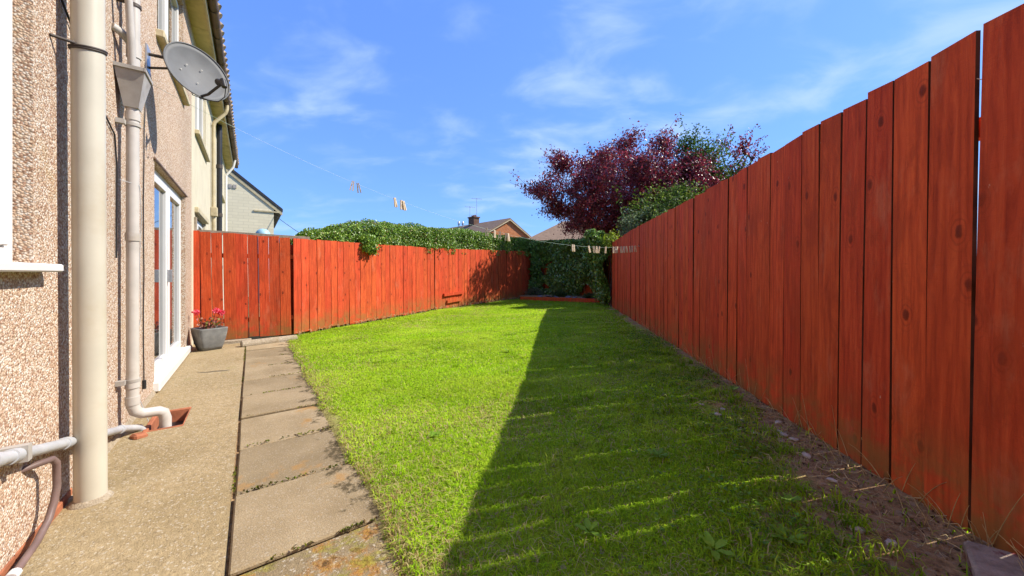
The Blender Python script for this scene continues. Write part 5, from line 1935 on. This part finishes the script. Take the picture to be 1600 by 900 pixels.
yel = np.clip((fbm(np.stack([X * 2.1, Y * 3.4], -1), 87, 4) - 0.50) * 4.5, 0, 0.62)[:, None]
c = c * (1 - yel) + np.array([[0.41, 0.53, 0.045]]) * yel
c = c * tone * (1 + RNG.normal(size=(n, 1)) * 0.14)
drys = np.array([(0.42, 0.34, 0.13), (0.34, 0.24, 0.10), (0.50, 0.42, 0.20)])[RNG.choice(3, n)] * (1 + RNG.normal(size=(n, 1)) * 0.15)
c = np.where(isd[:, None], drys, c)
c = np.clip(c, 0.01, 1)
i5 = np.arange(n)[:, None] * 5
me = fast_mesh('grass', V, [(4, i5 + np.array([[0, 1, 2, 3]])), (3, i5 + np.array([[3, 2, 4]]))], np.repeat(c, 5, axis=0))
o = link('grass', me, M['grass'], kind='stuff')
tag(o, 'short bright green lawn grass with dry straw-coloured patches', 'grass')

# longer tufts and lying straw in the near lawn
def blades(name, X, Y, H, WD, az, leanv, cols, label, cat, flat=1.0):
    n = len(X)
    dxy = np.stack([np.cos(az), np.sin(az)], -1)
    sd_ = np.stack([-np.sin(az), np.cos(az)], -1)
    base = np.stack([X, Y, ground_z(X, Y) - 0.003], -1)
    S3 = np.concatenate([sd_, np.zeros((n, 1))], 1) * (WD * 0.5)[:, None]
    mid = base + np.concatenate([dxy * (H * leanv * 0.30)[:, None], (H * 0.60 * flat)[:, None]], 1)
    tip = base + np.concatenate([dxy * (H * leanv * 1.0)[:, None], (H * flat * (1.0 - 0.45 * leanv))[:, None]], 1)
    V = np.stack([base - S3, base + S3, mid + S3 * 0.85, mid - S3 * 0.85, tip], 1).reshape(-1, 3)
    i5 = np.arange(n)[:, None] * 5
    me = fast_mesh(name, V, [(4, i5 + np.array([[0, 1, 2, 3]])), (3, i5 + np.array([[3, 2, 4]]))], np.repeat(cols, 5, axis=0))
    o = link(name, me, M['grass'], kind='stuff')
    tag(o, label, cat)


tx, ty = -1.6 + 3.6 * RNG.random(2600), 0.8 + 4.2 * RNG.random(2600) ** 1.2
okt = in_lawn(tx, ty)
prob = np.clip(0.12 + 0.9 * np.clip(1 - (fence_x(ty) - tx) / 1.7, 0, 1), 0, 1) * np.clip((fbm(np.stack([tx * 2.2, ty * 2.2], -1), 61) - 0.36) * 4, 0, 1)
prob *= (fence_x(ty) - tx) > np.interp(ty, [0.8, 1.5, 2.4, 4], [0.42, 0.34, 0.16, 0.1])
okt &= RNG.random(2600) < prob
tx, ty = tx[okt], ty[okt]
per = 22
TX = np.repeat(tx, per) + RNG.normal(size=len(tx) * per) * 0.022; TY = np.repeat(ty, per) + RNG.normal(size=len(tx) * per) * 0.022
nb_ = len(TX)
hb_ = np.repeat(0.035 + 0.045 * RNG.random(len(tx)), per) * (0.6 + 0.6 * RNG.random(nb_))
gcol = np.repeat(greens[RNG.choice(5, len(tx))] * (0.85 + 0.3 * RNG.random((len(tx), 1))), per, axis=0) * (1 + RNG.normal(size=(nb_, 1)) * 0.12)
mdry = RNG.random(nb_) < 0.12
gcol = np.where(mdry[:, None], np.array([[0.50, 0.41, 0.19]]), gcol)
blades('tall_grass', TX, TY, hb_, 0.0032 + 0.0022 * RNG.random(nb_), RNG.random(nb_) * 6.283, 0.4 + 1.0 * RNG.random(nb_), np.clip(gcol, 0.01, 1), 'longer uneven grass tufts in the shaded part of the lawn', 'grass')
ns_ = 7000
sx_, sy_ = -1.3 + 3.2 * RNG.random(ns_), 0.8 + 3.2 * RNG.random(ns_) ** 1.3
oks = in_lawn(sx_, sy_) & (fbm(np.stack([sx_ * 2.6, sy_ * 2.6], -1), 77) + 0.25 * RNG.random(ns_) > 0.60)
sx_, sy_ = sx_[oks], sy_[oks]; ns_ = len(sx_)
blades('straw', sx_, sy_, 0.03 + 0.06 * RNG.random(ns_), 0.0016 + 0.0014 * RNG.random(ns_), RNG.random(ns_) * 6.283, 0.8 + 0.5 * RNG.random(ns_), np.array([(0.52, 0.42, 0.22)]) * (0.7 + 0.5 * RNG.random((ns_, 1))), 'dead straw-coloured blades lying in the near lawn', 'grass', 0.55)

# moss and small grass in the paving joints
jp = []
for q in range(1500):
    if random.random() < 0.5:
        s_ = random.uniform(1.1, 7.0); n_ = PJ + random.uniform(0.002, 0.014)
        if fbm(np.array([[s_ * 1.7, 3.3]]), 12)[0] < 0.53:
            continue
    else:
        s_ = 1.69 + 0.592 * random.randrange(0, 9) - 0.004 + random.gauss(0, 0.006); n_ = PJ + random.uniform(0.05, 0.58)
        if fbm(np.array([[n_ * 4, s_ * 3]]), 15)[0] < 0.50 - 0.12 * (n_ > 0.3):
            continue
    w_ = HW(s_, n_); jp.append((w_.x, w_.y))
jp = np.array(jp); nj = len(jp)
pj = np.concatenate([jp, 0.001 + 0.006 * RNG.random((nj, 1))], 1)
szj = 0.008 + 0.012 * RNG.random(nj)
o = link('joint_moss', leaf_mesh('joint_moss', pj, RNG.normal(size=(nj, 3)), unit(RNG.normal(size=(nj, 3)) * 0.6 + np.array([0, 0, 1.0])), szj, szj * 0.7, pick_cols(nj, [(0.10, 0.12, 0.02), (0.18, 0.20, 0.03), (0.16, 0.11, 0.05)]), 0.4), M['grass'], kind='stuff')
tag(o, 'moss and tiny weeds growing in the paving joints', 'moss')

# clover and creeping weeds near the right fence
n = 9000
Y = 0.9 + 5.0 * RNG.random(n) ** 1.3
dF = np.abs(RNG.normal(size=n)) * 0.45 + 0.06
X = fence_x(Y) - dF
ms = fbm(np.stack([X * 3.2, Y * 3.2], -1), 91)
ok = (ms > 0.52) & in_lawn(X, Y) & (dF > np.interp(Y, [0.5, 1.3, 2.0, 2.8, 3.6, 6], [0.66, 0.55, 0.36, 0.16, 0.08, 0.05]) * (0.75 + 0.6 * RNG.random(n)))
X, Y = X[ok], Y[ok]; n = len(X)
pos = np.stack([X, Y, ground_z(X, Y) + 0.012 + 0.025 * RNG.random(n)], -1)
sz = 0.011 + 0.011 * RNG.random(n)
me = leaf_mesh('clover', pos, np.concatenate([RNG.normal(size=(n, 2)), np.zeros((n, 1))], 1), unit(np.array([[0, 0, 1.0]]) + RNG.normal(size=(n, 3)) * 0.35), sz, sz * 0.95, pick_cols(n, [(0.15, 0.27, 0.03), (0.20, 0.33, 0.04), (0.11, 0.20, 0.025)]))
o = link('clover', me, M['leaf'], kind='stuff')
tag(o, 'low dark clover and creeping weeds near the tall fence', 'clover')

# broad-leaved weeds
WEEDS = [(0.78, 1.95, 0.075, 'broad-leaved weed in the middle of the shaded lawn'), (0.30, 1.42, 0.07, 'blue-green broad weed low in the shaded lawn beside the camera'),
         (1.00, 1.33, 0.08, 'bright green dock seedling on the edge of the bare soil'), (0.72, 1.30, 0.08, 'upright dock leaf in the near shaded grass'),
         (-0.50, 2.35, 0.06, 'dark rosette weed in the sunny lawn near the shadow line'), (-0.05, 4.6, 0.09, 'small rosette weed far along the sunny lawn'),
         (1.18, 1.55, 0.06, 'small leafy seedling among stones on the soil'), (1.75, 2.9, 0.07, 'pale leafy weed in the clover by the tall fence')]
for k, (x, y, L, lab) in enumerate(WEEDS):
    L *= 0.68
    e = empty('weed', (x, y, gz(x, y)), random.uniform(0, 6), lab, 'weed', 'broad-leaved weeds in the lawn')
    nl = random.randint(5, 8)
    shade = random.choice([(0.17, 0.30, 0.025), (0.23, 0.38, 0.025), (0.16, 0.28, 0.035)])
    for q in range(nl):
        a = 2 * math.pi * q / nl + random.uniform(-0.3, 0.3)
        ln = L * random.uniform(0.7, 1.25); wd = ln * random.uniform(0.36, 0.5); ris = random.uniform(0.25, 0.9)
        rows = []
        for j in range(6):
            t = j / 5
            wj = wd * (0.10 if j == 0 else math.sin(math.pi * min(1, 0.12 + t * 0.88)) ** 0.7) * 0.5
            r_ = ln * (0.12 + t)
            zc = 0.02 + ln * ris * (t - 0.55 * t * t)
            for sgn in (-1, 0, 1):
                rows.append((r_ * math.cos(a) - sgn * wj * math.sin(a), r_ * math.sin(a) + sgn * wj * math.cos(a), zc + (0.18 * wj if sgn else 0) + 0.003 * math.sin(j * 2.1 + sgn)))
        fs = []
        for j in range(5):
            for b in range(2):
                fs.append([j * 3 + b, j * 3 + b + 1, j * 3 + b + 4, j * 3 + b + 3])
        cc = np.array(shade) * random.uniform(0.85, 1.2)
        me = fast_mesh('leaf', np.array(rows), [(4, np.array(fs))], np.tile(cc, (18, 1)))
        me.polygons.foreach_set('use_smooth', np.ones(len(me.polygons), bool))
        link('leaf', me, M['leaf'], e)
